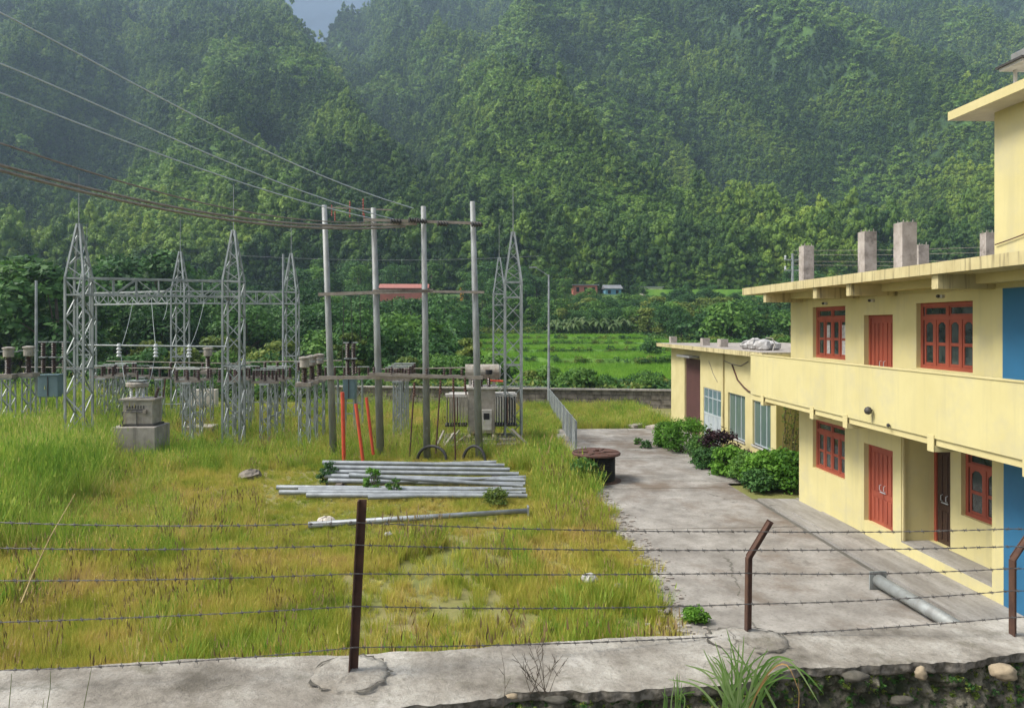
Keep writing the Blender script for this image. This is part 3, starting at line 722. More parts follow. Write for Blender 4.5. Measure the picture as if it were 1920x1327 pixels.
for px, s in ((1262, .35), (1322, .4), (1355, .45)):
    X = 11.2; MB().cbox((X, FY(px, X), 4.45+.17), .34, s, .34).build('column_stub', MT['rawcol'], wk)
for x, y, sx, sy in ((16.6, 32, 1.2, 8), (14.5, 30.0, .5, .5)): MB().cbox((x, y, 4.6), sx, sy, .3).build('roof_upstand', MT['rawcol'], wk)
# white sacks on the workshop roof
r = random.Random(3)
for i in range(5):
    px = 1402+i*7; mb = MB(); c = (11.2+.5*(i % 2), FY(px, 11.2), 4.6)
    mb.lathe((c[0], c[1], 4.45), [(.16, 0), (.30, .06), (.33, .16+.03*i % .1), (.22, .30+.05*(i % 3)), (.06, .36+.05*(i % 3))], 9)
    me = mb.v; mb.v = [(a+r.uniform(-.06, .06), b_+r.uniform(-.06, .06), z_) for a, b_, z_ in me]
    s_ = mb.build('sack', MT['white_cloth'], loc=(c[0], c[1], 4.45))
    tag(s_, 'one of the white filled sacks heaped on the workshop roof', 'sack', 'white sacks on the workshop roof')
mb = MB().tube([P(1436, 633, 27), P(1448, 634, 27), P(1453, 645, 27), P(1449, 657, 27)], .02, 6)
tag(mb.build('bent_pipe', MT['white']), 'thin white bent pipe standing beside the sacks on the workshop roof', 'pipe')

# ------------------------------------------------------------------ lattice towers
def lattice(mb, cx, cy, w0, w1, z0, z1, npan, t=.03):
    """zigzag bracing on four faces between two square levels; returns nothing"""
    for i in range(npan):
        a = z0+(z1-z0)*i/npan; b = z0+(z1-z0)*(i+1)/npan
        wa = w0+(w1-w0)*i/npan; wb = w0+(w1-w0)*(i+1)/npan
        ca = [(cx+sx*wa/2, cy+sy*wa/2, a) for sx, sy in ((-1, -1), (1, -1), (1, 1), (-1, 1))]
        cb = [(cx+sx*wb/2, cy+sy*wb/2, b) for sx, sy in ((-1, -1), (1, -1), (1, 1), (-1, 1))]
        for k in range(4):
            j = (k+1) % 4
            if (i+k) % 2: mb.bar(ca[k], cb[j], t)
            else: mb.bar(ca[j], cb[k], t)
def legs(cx, cy, w0, w1, z0, z1, t):
    out = []
    for sx, sy in ((-1, -1), (1, -1), (1, 1), (-1, 1)):
        out.append(MB().bar((cx+sx*w0/2, cy+sy*w0/2, z0), (cx+sx*w1/2, cy+sy*w1/2, z1), t))
    return out
TOWER_LABELS = []
def tower(loc, label, w=.74):
    root = empty('lattice_tower', loc, label, 'lattice tower', 'lattice steel towers of the substation')
    x, y, _ = loc
    for m_ in legs(x, y, w, w, -.1, 7.4, .085): m_.build('leg', MT['steel'], root)
    br = MB(); lattice(br, x, y, w, w, .1, 7.3, 9, .042)
    for z in (.1, 3.6, 6.67, 7.36):
        c = [(x+sx*w/2, y+sy*w/2, z) for sx, sy in ((-1, -1), (1, -1), (1, 1), (-1, 1))]
        for k in range(4): br.bar(c[k], c[(k+1) % 4], .06)
    br.build('bracing', MT['steel'], root)
    pk = MB()
    for m_ in legs(x, y, w, .10, 7.4, 9.65, .075): pk.add(m_.v, m_.f)
    lattice(pk, x, y, w, .10, 7.4, 9.65, 5, .032); pk.build('peak', MT['steel'], root)
    MB().tube([(x, y, 9.6), (x, y, 11.7)], .018, 6, .010).build('lightning_rod', MT['steel'], root)
    MB().box(x-w/2-.15, x+w/2+.15, y-w/2-.15, y+w/2+.15, -.05, .12).build('footing', MT['concrete'], root)
    return root
T1 = B(148, 31.0); T2 = B(438, 33.1); T3 = B(338, 42.7); T4 = B(546, 43.7); T5 = B(962, 33.7); T6 = B(936, 46.4); T7 = B(163, 45.5)
t0 = tower(T1, 'left front lattice tower carrying the near end of the long lattice beam')
for t_, lb in ((T2, 'front lattice tower at the right end of the long lattice beam'), (T3, 'slim rear lattice tower seen between the two front ones under the beam'),
               (T4, 'rear lattice tower just left of the four tall steel poles'), (T5, 'tall lattice tower standing right of the four steel poles'),
               (T6, 'distant lattice tower partly hidden left of the right hand tower'), (T7, 'distant lattice tower mostly hidden behind the left front tower')):
    copy_tree(t0, loc=t_, label=lb)
def lbeam(a, b, z0, z1, w, name, label):
    a = Vector(a); b = Vector(b); d = (b-a).normalized(); n = Vector((-d.y, d.x, 0)); L = (b-a).length
    root = empty(name, (a.x, a.y, z0), label, 'beam')
    ch = MB()
    for s in (-1, 1):
        for z in (z0, z1): ch.bar((a+n*s*w/2)+Vector((0, 0, z)), (b+n*s*w/2)+Vector((0, 0, z)), .08)
    ch.build('chord', MT['steel'], root)
    br = MB(); k = max(4, int(L/.75))
    for i in range(k):
        p = a.lerp(b, i/k); q = a.lerp(b, (i+1)/k)
        for s in (-1, 1):
            za, zb = (z0, z1) if i % 2 else (z1, z0)
            br.bar(p+n*s*w/2+Vector((0, 0, za)), q+n*s*w/2+Vector((0, 0, zb)), .04)
            br.bar(p+n*s*w/2+Vector((0, 0, z0)), p+n*s*w/2+Vector((0, 0, z1)), .04)
        for z in (z0, z1): br.bar(p+n*w/2*(1 if i % 2 else -1)+Vector((0, 0, z)), q-n*w/2*(1 if i % 2 else -1)+Vector((0, 0, z)), .035)
    br.build('bracing', MT['steel'], root); return root
v = lambda t: Vector((t[0], t[1], 0))
lbeam(v(T1)+Vector((.45, 0, 0)), v(T2)-Vector((.45, 0, 0)), 6.67, 7.37, .6, 'lattice_beam', 'long lattice beam joining the two front lattice towers at the left')
lbeam(v(T3)+Vector((.45, 0, 0)), v(T4)-Vector((.45, 0, 0)), 6.67, 7.37, .6, 'lattice_beam', 'rear lattice beam running to the tower left of the steel poles')
lbeam(v(T7)+Vector((.45, 0, 0)), v(T3)-Vector((.45, 0, 0)), 6.67, 7.37, .6, 'lattice_beam', 'rear lattice beam seen behind and below the long front beam')

# ------------------------------------------------------------------ four-pole gantry
gp = empty('pole_gantry', B(755, 30), 'four tall leaning grey steel poles joined by thin crossarms in the middle of the substation', 'pole gantry')
for (xt, yt, xb, yb, rb) in ((608, 385, 626, 868, .155), (700, 390, 714, 866, .165), (794, 387, 801, 868, .15), (886, 378, 899, 868, .16)):
    MB().tube([P(xb, yb, 30), P(xt, yt, 30)], rb, 12, .105).build('pole', MT['pole'], gp, smooth=True)
def ca(x0, y0, x1, y1, h, m='crossarm', dz=.18, d=29.8, name='crossarm'):
    MB().bar(P(x0, y0, d), P(x1, y1, d), .10, h).build(name, MT[m], gp)
    if dz: MB().bar(P(x0, y0, 30.25), P(x1, y1, 30.25), .10, h).build(name, MT[m], gp)
ca(604, 424, 782, 420, .10); ca(682, 412, 899, 419, .11); ca(597, 552, 812, 545, .13); ca(700, 545, 908, 548, .10)
ca(598, 708, 862, 706, .14); ca(692, 701, 905, 708, .13, d=29.6, dz=0)
ins = MB()
for (x, y) in ((742, 415), (790, 415), (830, 420), (894, 421), (776, 413)):
    q = P(x, y, 29.6); ins = MB().ribbed((q[0]-.22, q[1]-.05, q[2]), (q[0]+.22, q[1]+.05, q[2]), .12, 4, 10); ins.build('insulator', MT['darkmetal'], gp)
MB().bar(P(610, 389, 30.6), P(735, 394, 30.6), .05, .05).build('crossarm', MT['crossarm'], gp)
for x, y0, y1 in ((622, 384, 405), (628, 396, 414), (656, 377, 408), (681, 372, 404), (683, 400, 418)):
    MB().ribbed(P(x, y1, 30.6), P(x, y0, 30.6), .035, 6, 8).build('insulator', mat('dull_red_porcelain', (.30, .06, .035), None, 3, .5), gp)
for x0, y0, x1, y1 in ((777, 716, 768, 856), (826, 712, 817, 850), (850, 708, 854, 862), (872, 708, 874, 740)):
    c_ = MB().tube([P(x0, y0, 29.5), P(x1, y1, 29.5)], .035, 6).build('conduit', MT['rust'], gp)
    MB().ribbed(P(x0, y0+26, 29.5), P(x0, y0+2, 29.5), .06, 5, 8).build('insulator', MT['rustred'], c_)
for x0, y0, x1, y1 in ((645, 555, 642, 690), (658, 555, 661, 660), (675, 553, 676, 640), (735, 560, 735, 585), (758, 706, 756, 735)):
    MB().tube([P(x0, y0, 30.2), P(x1, y1, 30.4)], .014, 5).build('jumper_wire', MT['darkmetal'], gp)
for i in range(7):
    x = 668+i*33; q = P(x, 700+i*.8, 29.6); MB().ribbed((q[0], q[1], q[2]), (q[0], q[1], q[2]+.28), .07, 3, 8).build('insulator', MT['brownins'], gp)

# conductors coming from the upper left
def spline(px, n=40, dn=18.0, dfar=30.0):
    xs = [p[0] for p in px]; ys = [p[1] for p in px]; co = np.polyfit(xs, ys, 3 if len(px) > 3 else 2); out = []
    for i in range(n+1):
        x = xs[0]+(xs[-1]-xs[0])*i/n; t = (x-0)/(xs[-1]); d = 1/((1-t)/dn+t/dfar)
        out.append(P(x, float(np.polyval(co, x)), d))
    return out
for pxs, r_, m_, lb in (
    ([(-260, -95), (0, 21), (250, 160), (500, 282), (700, 365), (775, 392)], .02, 'alu', 'topmost overhead wire sloping down from the upper left to the poles'),
    ([(-260, 32), (0, 118), (200, 206), (410, 297), (560, 355), (740, 412)], .02, 'alu', 'second overhead wire from the top sloping to the poles'),
    ([(-260, 78), (0, 173), (200, 253), (400, 325), (600, 385), (700, 411)], .02, 'alu', 'third overhead wire from the top sloping to the first pole'),
    ([(-260, 188), (0, 268), (250, 348), (500, 403), (700, 417)], .024, 'crossarm', 'fourth overhead wire, above the bundled dark cables'),
    ([(-260, 236), (0, 309), (250, 374), (500, 414), (600, 421), (725, 422)], .042, 'crossarm', 'thick brown overhead cable, upper one of the low pair'),
    ([(-260, 246), (0, 319), (250, 382), (500, 420), (640, 429), (760, 425)], .042, 'crossarm', 'thick brown overhead cable, lowest one of the low pair')):
    mb = MB().tube(spline(pxs), r_, 6); tag(mb.build('overhead_wire', MT[m_]), lb, 'wire')

# ------------------------------------------------------------------ switchgear
def pedestal(root, x, y, h, w=.42, name='stand'):
    mb = MB()
    for m_ in legs(x, y, w, w*.9, 0, h, .055): mb.add(m_.v, m_.f)
    lattice(mb, x, y, w, w*.9, .05, h-.05, int(h/.42), .03)
    mb.box(x-w*.6, x+w*.6, y-w*.6, y+w*.6, h-.03, h+.05); mb.box(x-w*.8, x+w*.8, y-w*.8, y+w*.8, -.05, .12)
    return mb.build(name, MT['steel'], root)
def ct(px, d, h=2.95, label='', head='beige', ins_h=.75, hs=.42, group='current transformers on lattice stands'):
    loc = B(px, d); x, y = loc[:2]
    root = empty('current_transformer', loc, label, 'transformer', group)
    pedestal(root, x, y, h)
    MB().box(x-.34, x+.34, y-.3, y+.3, h+.05, h+.22).build('base_tank', MT['crossarm'], root)
    MB().ribbed((x, y, h+.22), (x, y, h+.22+ins_h), .16, 8, 12).build('insulator', MT['brownins'], root)
    hd = MB().lathe((x, y, h+.22+ins_h), [(.14, 0), (hs*.52, .04), (hs*.52, .36), (hs*.62, .40), (hs*.62, .46), (.08, .5)], 14).build('head', MT[head], root)
    MB().bar((x-.45, y, h+.5+ins_h), (x+.45, y, h+.5+ins_h), .05).build('terminal', MT['steel'], root)
    return root
ct(16, 34, 2.95, 'leftmost current transformer with a pale square head, half in tall grass')
ct(54, 34.4, 2.98, 'second current transformer from the left, beside the thin grey pole')
ct(390, 40, 2.75, 'current transformer with a small pale head just right of the slim rear tower')
for k, (px, d) in enumerate(((571, 32.0), (585, 33.6), (599, 35.2))):
    ct(px, d, 2.72, ['nearest', 'middle', 'farthest'][k]+' of three cream-headed transformers beside the first steel pole', 'beige', .62, .40)
def disconnector(px, d, label, along=True, h=2.75, n=3, gap=1.25):
    loc = B(px, d); root = empty('disconnector', loc, label, 'switch'); x0, y0 = loc[:2]
    for i in range(n):
        x, y = (x0, y0+i*gap) if along else (x0+i*gap, y0)
        pedestal(root, x, y, h, .36)
        MB().bar((x-.6, y, h+.10), (x+.6, y, h+.10), .10, .12).build('base_channel', MT['crossarm'], root)
        for s in (-.5, 0, .5):
            MB().ribbed((x+s, y, h+.16), (x+s, y, h+.62), .085, 6, 9).build('insulator', MT['brownins'], root)
        MB().tube([(x-.55, y, h+.66), (x+.55, y, h+.66)], .025, 6).build('blade', MT['steel'], root)
    a, b_ = ((x0, y0-.2), (x0, y0+(n-1)*gap+.2)) if along else ((x0-.2, y0), (x0+(n-1)*gap+.2, y0))
    MB().tube([(*a, 1.2), (*b_, 1.2)], .03, 6).build('operating_rod', MT['steel'], root)
    return root
disconnector(497, 33.2, 'row of lattice-legged disconnectors between the front right tower and the rear tower', True)
disconnector(192, 36.5, 'disconnector row just behind the left front tower', True)
disconnector(745, 34.0, 'row of disconnectors behind the second steel pole from the left', True, 2.8, 4, 1.3)
disconnector(352, 34.5, 'single disconnector on a slender stand under the long lattice beam', True, 2.7, 2)
disconnector(432, 34.6, 'disconnector seen through the legs of the front right tower', True, 2.7, 3)
for px, d, lb in ((222, 41.0, 'rear disconnector row seen to the right of the left front tower'), (300, 39.5, 'disconnector row behind the small transformer and below the busbar'),
                  (468, 40.5, 'rear disconnector row just right of the front right tower'), (628, 40.0, 'disconnector row behind the first steel pole')):
    disconnector(px, d, lb, False, 2.5, 2, 1.3)
def breaker(px, d, label, w=.85, h=1.0, zb=1.95, npole=3, sx=1.0):
    loc = B(px, d); x, y = loc[:2]; root = empty('circuit_breaker', loc, label, 'circuit breaker')
    MB().box(x-w/2, x+w/2, y-.35, y+.35, zb, zb+h).build('cabinet', MT['cabinet'], root, bevel=.02)
    MB().box(x-w/2-.04, x+w/2+.04, y-.4, y+.4, zb+h, zb+h+.05).build('cabinet_roof', MT['cabinet'], root)
    MB().box(x-.02, x+.02, y-.375, y-.35, zb+.05, zb+h-.05).build('door_seam', MT['darkmetal'], root)
    for sx_ in (-1, 1):
        for sy in (-1, 1): MB().bar((x+sx_*w*.45, y+sy*.3, 0), (x+sx_*w*.42, y+sy*.28, zb), .07).build('leg', MT['steel'], root)
    MB().bar((x-w*.6, y-.3, zb*.65), (x+w*.6, y-.3, zb*.65), .05).build('brace', MT['steel'], root)
    for i in range(npole):
        xx = x+(i-(npole-1)/2)*(.5*sx); z0 = zb+h+.1
        MB().ribbed((xx, y+.2, z0), (xx, y+.2, z0+.75), .13, 8, 10).build('insulator', MT['brownins'], root)
        MB().box(xx-.16, xx+.16, y+.05, y+.35, z0+.75, z0+.81).build('flange', MT['steel'], root)
        MB().ribbed((xx, y+.2, z0+.81), (xx, y+.2, z0+1.5), .13, 8, 10).build('insulator', MT['brownins'], root)
        MB().box(xx-.2, xx+.2, y+.1, y+.3, z0+1.5, z0+1.56).build('terminal', MT['steel'], root)
    return root
breaker(97, 36.5, 'blue-grey circuit breaker cabinet with black insulators left of the left front tower', .95, 1.05, 1.9, 3, 1.0)
breaker(656, 35.0, 'narrow blue-grey circuit breaker standing behind the orange-red pipes', .55, 1.0, 1.95, 2, .55)
# busbars
def busbar(x0, y0, x1, y1, d, label, r_=.035, m='steel', pend=(), hang=True, mi='whiteins', d1=None):
    d1 = d1 or d; root = empty('busbar', P(x0, y0, d), label, 'busbar')
    MB().tube([P(x0, y0, d), P(x1, y1, d1)], r_, 8).build('tube', MT[m], root)
    for px in pend:
        t = (px-x0)/(x1-x0); q = Vector(P(x0, y0, d)).lerp(Vector(P(x1, y1, d1)), t)
        if hang: MB().ribbed(q+Vector((0, 0, -.5)), q+Vector((0, 0, .1)), .11, 4, 10).build('insulator', MT[mi], root)
        else: MB().ribbed(q+Vector((0, 0, -.45)), q, .10, 5, 10).build('insulator', MT[mi], root)
    return root
busbar(152, 647, 425, 650, 32.2, 'grey busbar with white insulators slung between the two front towers', .04, 'steel', (223, 292, 355))
busbar(40, 688, 460, 692, 38.5, 'long brownish busbar low behind the two front towers', .03, 'crossarm', (175, 205, 395, 440), False, 'brownins')
busbar(200, 677, 470, 682, 41.0, 'thinner rear busbar crossing behind the slim rear tower', .03, 'crossarm', (250, 320, 380), False, 'brownins')
busbar(455, 679, 640, 676, 36.0, 'low busbar from the front right tower to the first steel pole', .03, 'crossarm', (497, 520, 560), False, 'brownins')
busbar(715, 692, 900, 689, 37.0, 'low brown busbar behind the steel poles reaching the power transformer', .035, 'crossarm', (740, 760, 800, 845), False, 'brownins')
# thin jumpers
for a, b_, lb in (((250, 560, 42), (228, 648, 32.5), 'leftmost drooping jumper wire under the long lattice beam'), ((284, 560, 42), (292, 648, 32.5), 'second drooping jumper wire under the long lattice beam'),
              ((315, 560, 42), (305, 600, 36), 'short jumper wire under the middle of the long beam'), ((383, 565, 42), (357, 648, 32.5), 'rightmost drooping jumper wire under the long lattice beam'),
              ((227, 665, 32.5), (238, 724, 30.6), 'jumper wire dropping to the left bushing of the small transformer'), ((290, 668, 32.5), (276, 722, 30.6), 'jumper wire dropping to the right bushing of the small transformer')):
    mb = MB().tube(droop(P(*a), P(*b_), .25), .012, 5); tag(mb.build('jumper_wire', MT['steel']), lb, 'wire')

# small transformer on plinth
pl = MB(); q = B(265, 30.5); mbp = MB().box(q[0]-.92, q[0]+.84, q[1]-.7, q[1]+.8, -.1, 1.30)
tag(mbp.build('plinth', MT['concrete'], loc=(q[0], q[1], 0), bevel=.03), 'stained grey concrete plinth in the grass under the small transformer', 'plinth')
tx, ty = q[0], q[1]
tf = empty('small_transformer', (tx, ty, 1.3), 'small beige transformer with bushings, standing on a stained concrete plinth', 'transformer')
MB().box(tx-.55, tx+.62, ty-.4, ty+.5, 1.38, 2.35).build('tank', MT['beige'], tf, bevel=.02)
MB().box(tx-.68, tx+.74, ty-.5, ty+.6, 2.35, 2.42).build('lid', MT['beige'], tf)
MB().box(tx-.66, tx+.7, ty-.45, ty+.55, 1.302, 1.38).build('base_frame', MT['darkmetal'], tf)
fn = MB()
for i in range(7): fn.box(tx-.40+i*.11, tx-.38+i*.11, ty-.44, ty-.4, 2.02, 2.14)
fn.box(tx-.42, tx+.34, ty-.45, ty-.402, 1.96, 1.99); fn.build('rib', MT['darkmetal'], tf)
MB().tube([(tx-.52, ty-.5, .5), (tx-.52, ty-.5, 1.9), (tx+.3, ty-.5, 1.9)], .03, 6).build('pipe', MT['darkmetal'], tf)
MB().box(tx+.28, tx+.4, ty-.54, ty-.42, 1.82, 1.98).build('valve', MT['crossarm'], tf)
MB().tube([(tx+.02, ty-.46, 1.95), (tx+.02, ty-.46, 1.35)], .02, 6).build('pipe', MT['darkmetal'], tf)
for s in (-.42, -.2, .05):
    MB().ribbed((tx+s, ty+.05, 2.42), (tx+s, ty+.05, 2.86), .075, 5, 9).build('bushing', MT['whiteins'], tf)
MB().lathe((tx-.18, ty+.05, 2.86), [(.40, 0), (.44, .04), (.44, .16), (.40, .2)], 18).build('cover', MT['beige'], tf)
MB().box(tx-.5, tx+.15, ty-.25, ty+.35, 3.10, 3.14).build('top_frame', MT['steel'], tf)
for s in (-.45, .1): MB().bar((tx+s, ty+.05, 3.06), (tx+s, ty+.05, 3.12), .04).build('post', MT['steel'], tf)
MB().ribbed((tx-.18, ty+.05, 3.14), (tx-.18, ty+.05, 3.55), .06, 5, 9).build('bushing', MT['brownins'], tf)
MB().ribbed((tx+.55, ty+.05, 2.42), (tx+.68, ty+.05, 2.85), .08, 5, 9).build('bushing', MT['brownins'], tf)
MB().bar((tx+.72, ty+.4, 2.42), (tx+.80, ty+.42, 3.2), .05).build('post', MT['rust'], tf)
q = B(385, 37.2); tag(MB().box(q[0]-.8, q[0]+.5, q[1]-.5, q[1]+.5, -.1, .38).build('concrete_block', MT['rawcol'], loc=(q[0], q[1], 0), bevel=.03), 'low pinkish concrete block in the grass between the towers', 'block')
q = B(386, 48); tag(MB().box(q[0]-.9, q[0]+.7, q[1]-.3, q[1]+.3, 0, 1.25).build('brick_kiosk', MT['whitewash'], loc=(q[0], q[1], 0)), 'small pinkish wall fragment far behind the slim rear tower', 'wall')

# big power transformer
q = B(902, 33.8); X, Y = q[:2]
bt = empty('power_transformer', (X, Y, 0), 'large weathered power transformer with radiator banks behind the rightmost steel pole', 'transformer')
MB().box(X-.6, X+.62, Y-.6, Y+.9, .55, 2.55).build('tank', MT['beige'], bt, bevel=.03)
MB().box(X-.72, X+.74, Y-.7, Y+1.0, 2.55, 2.62).build('lid', MT['white'], bt)
for s, m_ in ((-1, 'beige'), (1, 'radiator')):
    rd = MB(); c = X+s*1.12
    for i in range(8):
        xx = c-.42+i*.12; rd.box(xx-.012, xx+.012, Y-.75, Y+.35, .95, 2.2)
    hd = rd.build('radiator', MT[m_], bt)
    MB().box(c-.5, c+.5, Y-.5, Y+.2, 2.2, 2.30).build('header', MT['white'], hd); MB().box(c-.5, c+.5, Y-.5, Y+.2, .85, .95).build('header', MT['darkmetal'], hd)
    MB().box(c+.03, c+.07, Y-.77, Y-.755, .95, 2.2).build('strap', MT['rustred'], hd)
cn = MB().tube([(X-.72, Y+.2, 3.28), (X+.82, Y+.2, 3.28)], .34, 18).build('conservator', MT['beige'], bt, smooth=False)
MB().tube([(X+.82, Y+.2, 3.28), (X+.90, Y+.2, 3.28)], .28, 16).build('end_cap', MT['white'], cn)
MB().lathe((X+.35, Y-.13, 3.18), [(.15, 0), (.15, .2)], 12).build('gauge', MT['dark'], cn)
for s in (-.5, .6): MB().bar((X+s, Y+.2, 2.62), (X+s, Y+.2, 2.98), .12).build('support', MT['white'], bt)
MB().tube([(X+.4, Y-.2, 2.9), (X+1.0, Y-.2, 2.86)], .05, 7).build('red_pipe', MT['redpipe'], bt)
for s in (-.35, 0, .35):
    MB().ribbed((X+s, Y-.35, 2.62), (X+s, Y-.5, 3.05), .08, 5, 9).build('bushing', MT['brownins'], bt)
    MB().ribbed((X+s, Y+.75, 2.62), (X+s, Y+.85, 3.5), .10, 8, 9).build('bushing', MT['brownins'], bt)
cb_ = MB().box(X+.02, X+.46, Y-.92, Y-.72, .75, 1.65).build('control_box', MT['white'], bt, bevel=.01)
MB().box(X+.10, X+.36, Y-.935, Y-.92, 1.22, 1.5).build('box_window', MT['dark'], cb_)
for dx in (-.55, .55): MB().bar((X+dx, Y-1.6, .48), (X+dx, Y+1.6, .48), .14, .14).build('rail', MT['crossarm'], bt)
for yy in (-1.2, -.4, .4): MB().bar((X-1.5, Y+yy, .33), (X+1.5, Y+yy, .33), .16, .16).build('base_beam', MT['concrete'], bt)
MB().box(X-1.7, X+1.7, Y-1.7, Y+1.5, -.1, .25).build('foundation', MT['concrete'], bt)
r = random.Random(5)
for i in range(5):
    a = r.uniform(-2.0, -1.3); MB().bar((X+a, Y-1.7+r.uniform(-.3, .3), .1), (X+a+r.uniform(.2, .7), Y-1.2, r.uniform(.5, .8)), .08).build('prop', MT['concrete'], bt)
MB().bar((X+1.3, Y-1.6, .9), (X+2.2, Y-1.9, .05), .08).build('prop', MT['concrete'], bt)
# cubicles behind
for px, d, lb, w_, z1 in ((862, 40, 'pale metal cubicle behind the left radiator bank', 1.0, 1.7), (945, 39, 'grey metal cubicle behind the right lattice tower', 1.1, 1.8)):
    q = B(px, d); kb = empty('cubicle', q, lb, 'cubicle')
    MB().box(q[0]-w_/2, q[0]+w_/2, q[1]-.3, q[1]+.4, .2, z1).build('housing', MT['beige'], kb, bevel=.02)
    MB().box(q[0]-w_/2-.06, q[0]+w_/2+.06, q[1]-.36, q[1]+.46, z1, z1+.06).build('top', MT['white'], kb)
    MB().box(q[0]-w_/2+.08, q[0]-.03, q[1]-.315, q[1]-.30, .3, z1-.1).build('door', MT['white'], kb)
# orange-red leaning pipes
for (x0, y0, x1, y1, d, r_, lb) in ((642, 735, 645, 866, 28.8, .075, 'leftmost orange-red pipe, upright beside the first steel pole'), (667, 757, 681, 866, 28.6, .065, 'middle orange-red pipe leaning left'),
                             (687, 745, 700, 852, 29.0, .06, 'rightmost orange-red pipe, leaning near the second steel pole')):
    mb = MB().tube([P(x0, y0, d), P(x1, y1, d)], r_, 12); tag(mb.build('red_pipe', MT['redpipe'], loc=P(x1, y1, d)), lb, 'pipe')
# black hose hoops
for cx, w_, h_, base, d, lb in ((810, 27, 26, 862, 29.5, 'wide black hose hoop in the grass at the third pole'), (889, 21, 30, 866, 29.2, 'tall black hose hoop in the grass at the rightmost pole')):
    pts_ = [P(cx-w_*math.cos(t*math.pi/14), base-h_*math.sin(t*math.pi/14), d+.3*math.cos(t*.22)) for t in range(15)]
    tag(MB().tube(pts_, .06, 8).build('hose_hoop', MT['rubber']), lb, 'hose')
# thin pole left, street lamp, far mast
q = B(68, 38); mb = MB().tube([(q[0], q[1], -.1), (q[0], q[1], 7.7)], .085, 9, .06); tag(mb.build('thin_pole', MT['galv'], loc=q), 'thin pale grey pole standing left of the circuit breaker cabinet', 'pole')
q = B(531, 42); mb = MB().tube([(q[0], q[1], -.1), (q[0], q[1], 9.45)], .075, 9, .06); tag(mb.build('thin_pole', MT['galv'], loc=q), 'thin grey pole right against the rear lattice tower', 'pole')
q = B(1029, 49); sl = empty('street_lamp', q, 'slim grey lamp post with one arm at the corner of the mesh fence', 'street lamp')
MB().tube([(q[0], q[1], -.1), (q[0], q[1], 8.75)], .10, 9, .06).build('pole', MT['galv'], sl)
MB().tube([(q[0], q[1], 8.65), (q[0]-.5, q[1], 9.0), (q[0]-.85, q[1], 9.2)], .03, 6).build('arm', MT['galv'], sl)
MB().box(q[0]-1.3, q[0]-.8, q[1]-.08, q[1]+.08, 9.2, 9.28).build('lamp_head', MT['galv'], sl)
MB().lathe((q[0], q[1], -.05), [(.3, 0), (.3, .25), (.2, .3)], 12).build('base', MT['concrete'], sl)

# ------------------------------------------------------------------ mesh fence (near corner, side run, back run)
mf = empty('mesh_fence', B(1080, 31.9), 'grey wire mesh fence on pale posts along the right side of the substation', 'fence')
A_ = Vector(B(1080, 31.9)); B_ = Vector(B(1027, 49.5)); C_ = Vector(B(925, 50.5))
def fence_run(a, b, n, h=1.28, sp=.11):
    L = (b-a).length; d = (b-a).normalized()
    for i in range(n+1):
        p = a.lerp(b, i/n); MB().bar(p+Vector((0, 0, -.1)), p+Vector((0, 0, h+.04*(i % 2))), .085).build('post', MT['galv'], mf)
    mb = MB(); k = int((L+h)/sp)
    for s in (1, -1):
        for i in range(k):
            t0_ = i*sp-(h if s > 0 else 0); t1_ = t0_+h*1.0
            a0, a1 = (t0_, t1_); z0, z1 = (.05, h) if s > 0 else (h, .05)
            # clip
            def cl(t): return min(max(t, 0), L)
            c0, c1 = cl(a0), cl(a1)
            if c1-c0 < .02: continue
            f0 = (c0-a0)/(a1-a0); f1 = (c1-a0)/(a1-a0)
            p = a+d*c0+Vector((0, 0, z0+(z1-z0)*f0)); q2_ = a+d*c1+Vector((0, 0, z0+(z1-z0)*f1))
            mb.bar(p, q2_, .006)
    mb.build('mesh', MT['steel'], mf)
    MB().tube([a+Vector((0, 0, h)), b+Vector((0, 0, h))], .018, 5).build('rail', MT['galv'], mf)
fence_run(A_, B_, 9); fence_run(B_, C_, 5)

# ------------------------------------------------------------------ stone boundary wall
def stone_mb(a, b, h0, h1, th, cell=.34, seed=1):
    rr = random.Random(seed); a = Vector(a); b = Vector(b); L = (b-a).length; d = (b-a)/L; n = Vector((d.y, -d.x, 0)); mb = MB()
    z = h0
    while z < h1:
        hh = rr.uniform(.7, 1.1)*cell*.7; t = -rr.uniform(0, cell)
        while t < L:
            w_ = rr.uniform(.7, 1.5)*cell; dp = rr.uniform(0, .06); zz1 = min(z+hh, h1)
            t0_, t1_ = max(t, 0)+.012, min(t+w_, L)-.012
            if t1_-t0_ > .03:
                p = [a+d*t0_+n*dp, a+d*t1_+n*dp]
                j = lambda: rr.uniform(-.02, .02)
                vs = [p[0]+Vector((0, 0, z+.012)), p[1]+Vector((0, 0, z+.012+j())), p[1]+Vector((0, 0, zz1-.012)), p[0]+Vector((0, 0, zz1-.012+j()))]
                bk = [q_-n*(dp+th*.5) for q_ in vs]; mb.add(vs+bk, [(0, 1, 2, 3), (0, 4, 5, 1), (1, 5, 6, 2), (2, 6, 7, 3), (3, 7, 4, 0)])
            t += w_
        z += hh
    return mb
STONE = mat('dark_rubble', (.11, .095, .075), (.24, .21, .175), 2.5, .95, bump=.6, bscale=18, lo=.4, hi=.68)
wa, wb = B(628, 51.5), B(1330, 48)
bw = empty('stone_wall', B(960, 50), 'dark rubble stone wall with a pale coping behind the substation', 'wall')
stone_mb(wa, wb, -.1, 1.12, .4, .5).build('stone_face', STONE, bw)
mb = MB(); dv = (Vector(wb)-Vector(wa)).normalized(); nv = Vector((dv.y, -dv.x, 0))
mb.bar(Vector(wa)+Vector((0, 0, 1.16))-nv*.1, Vector(wb)+Vector((0, 0, 1.16))-nv*.1, .55, .09).build('coping', MT['concrete'], bw)
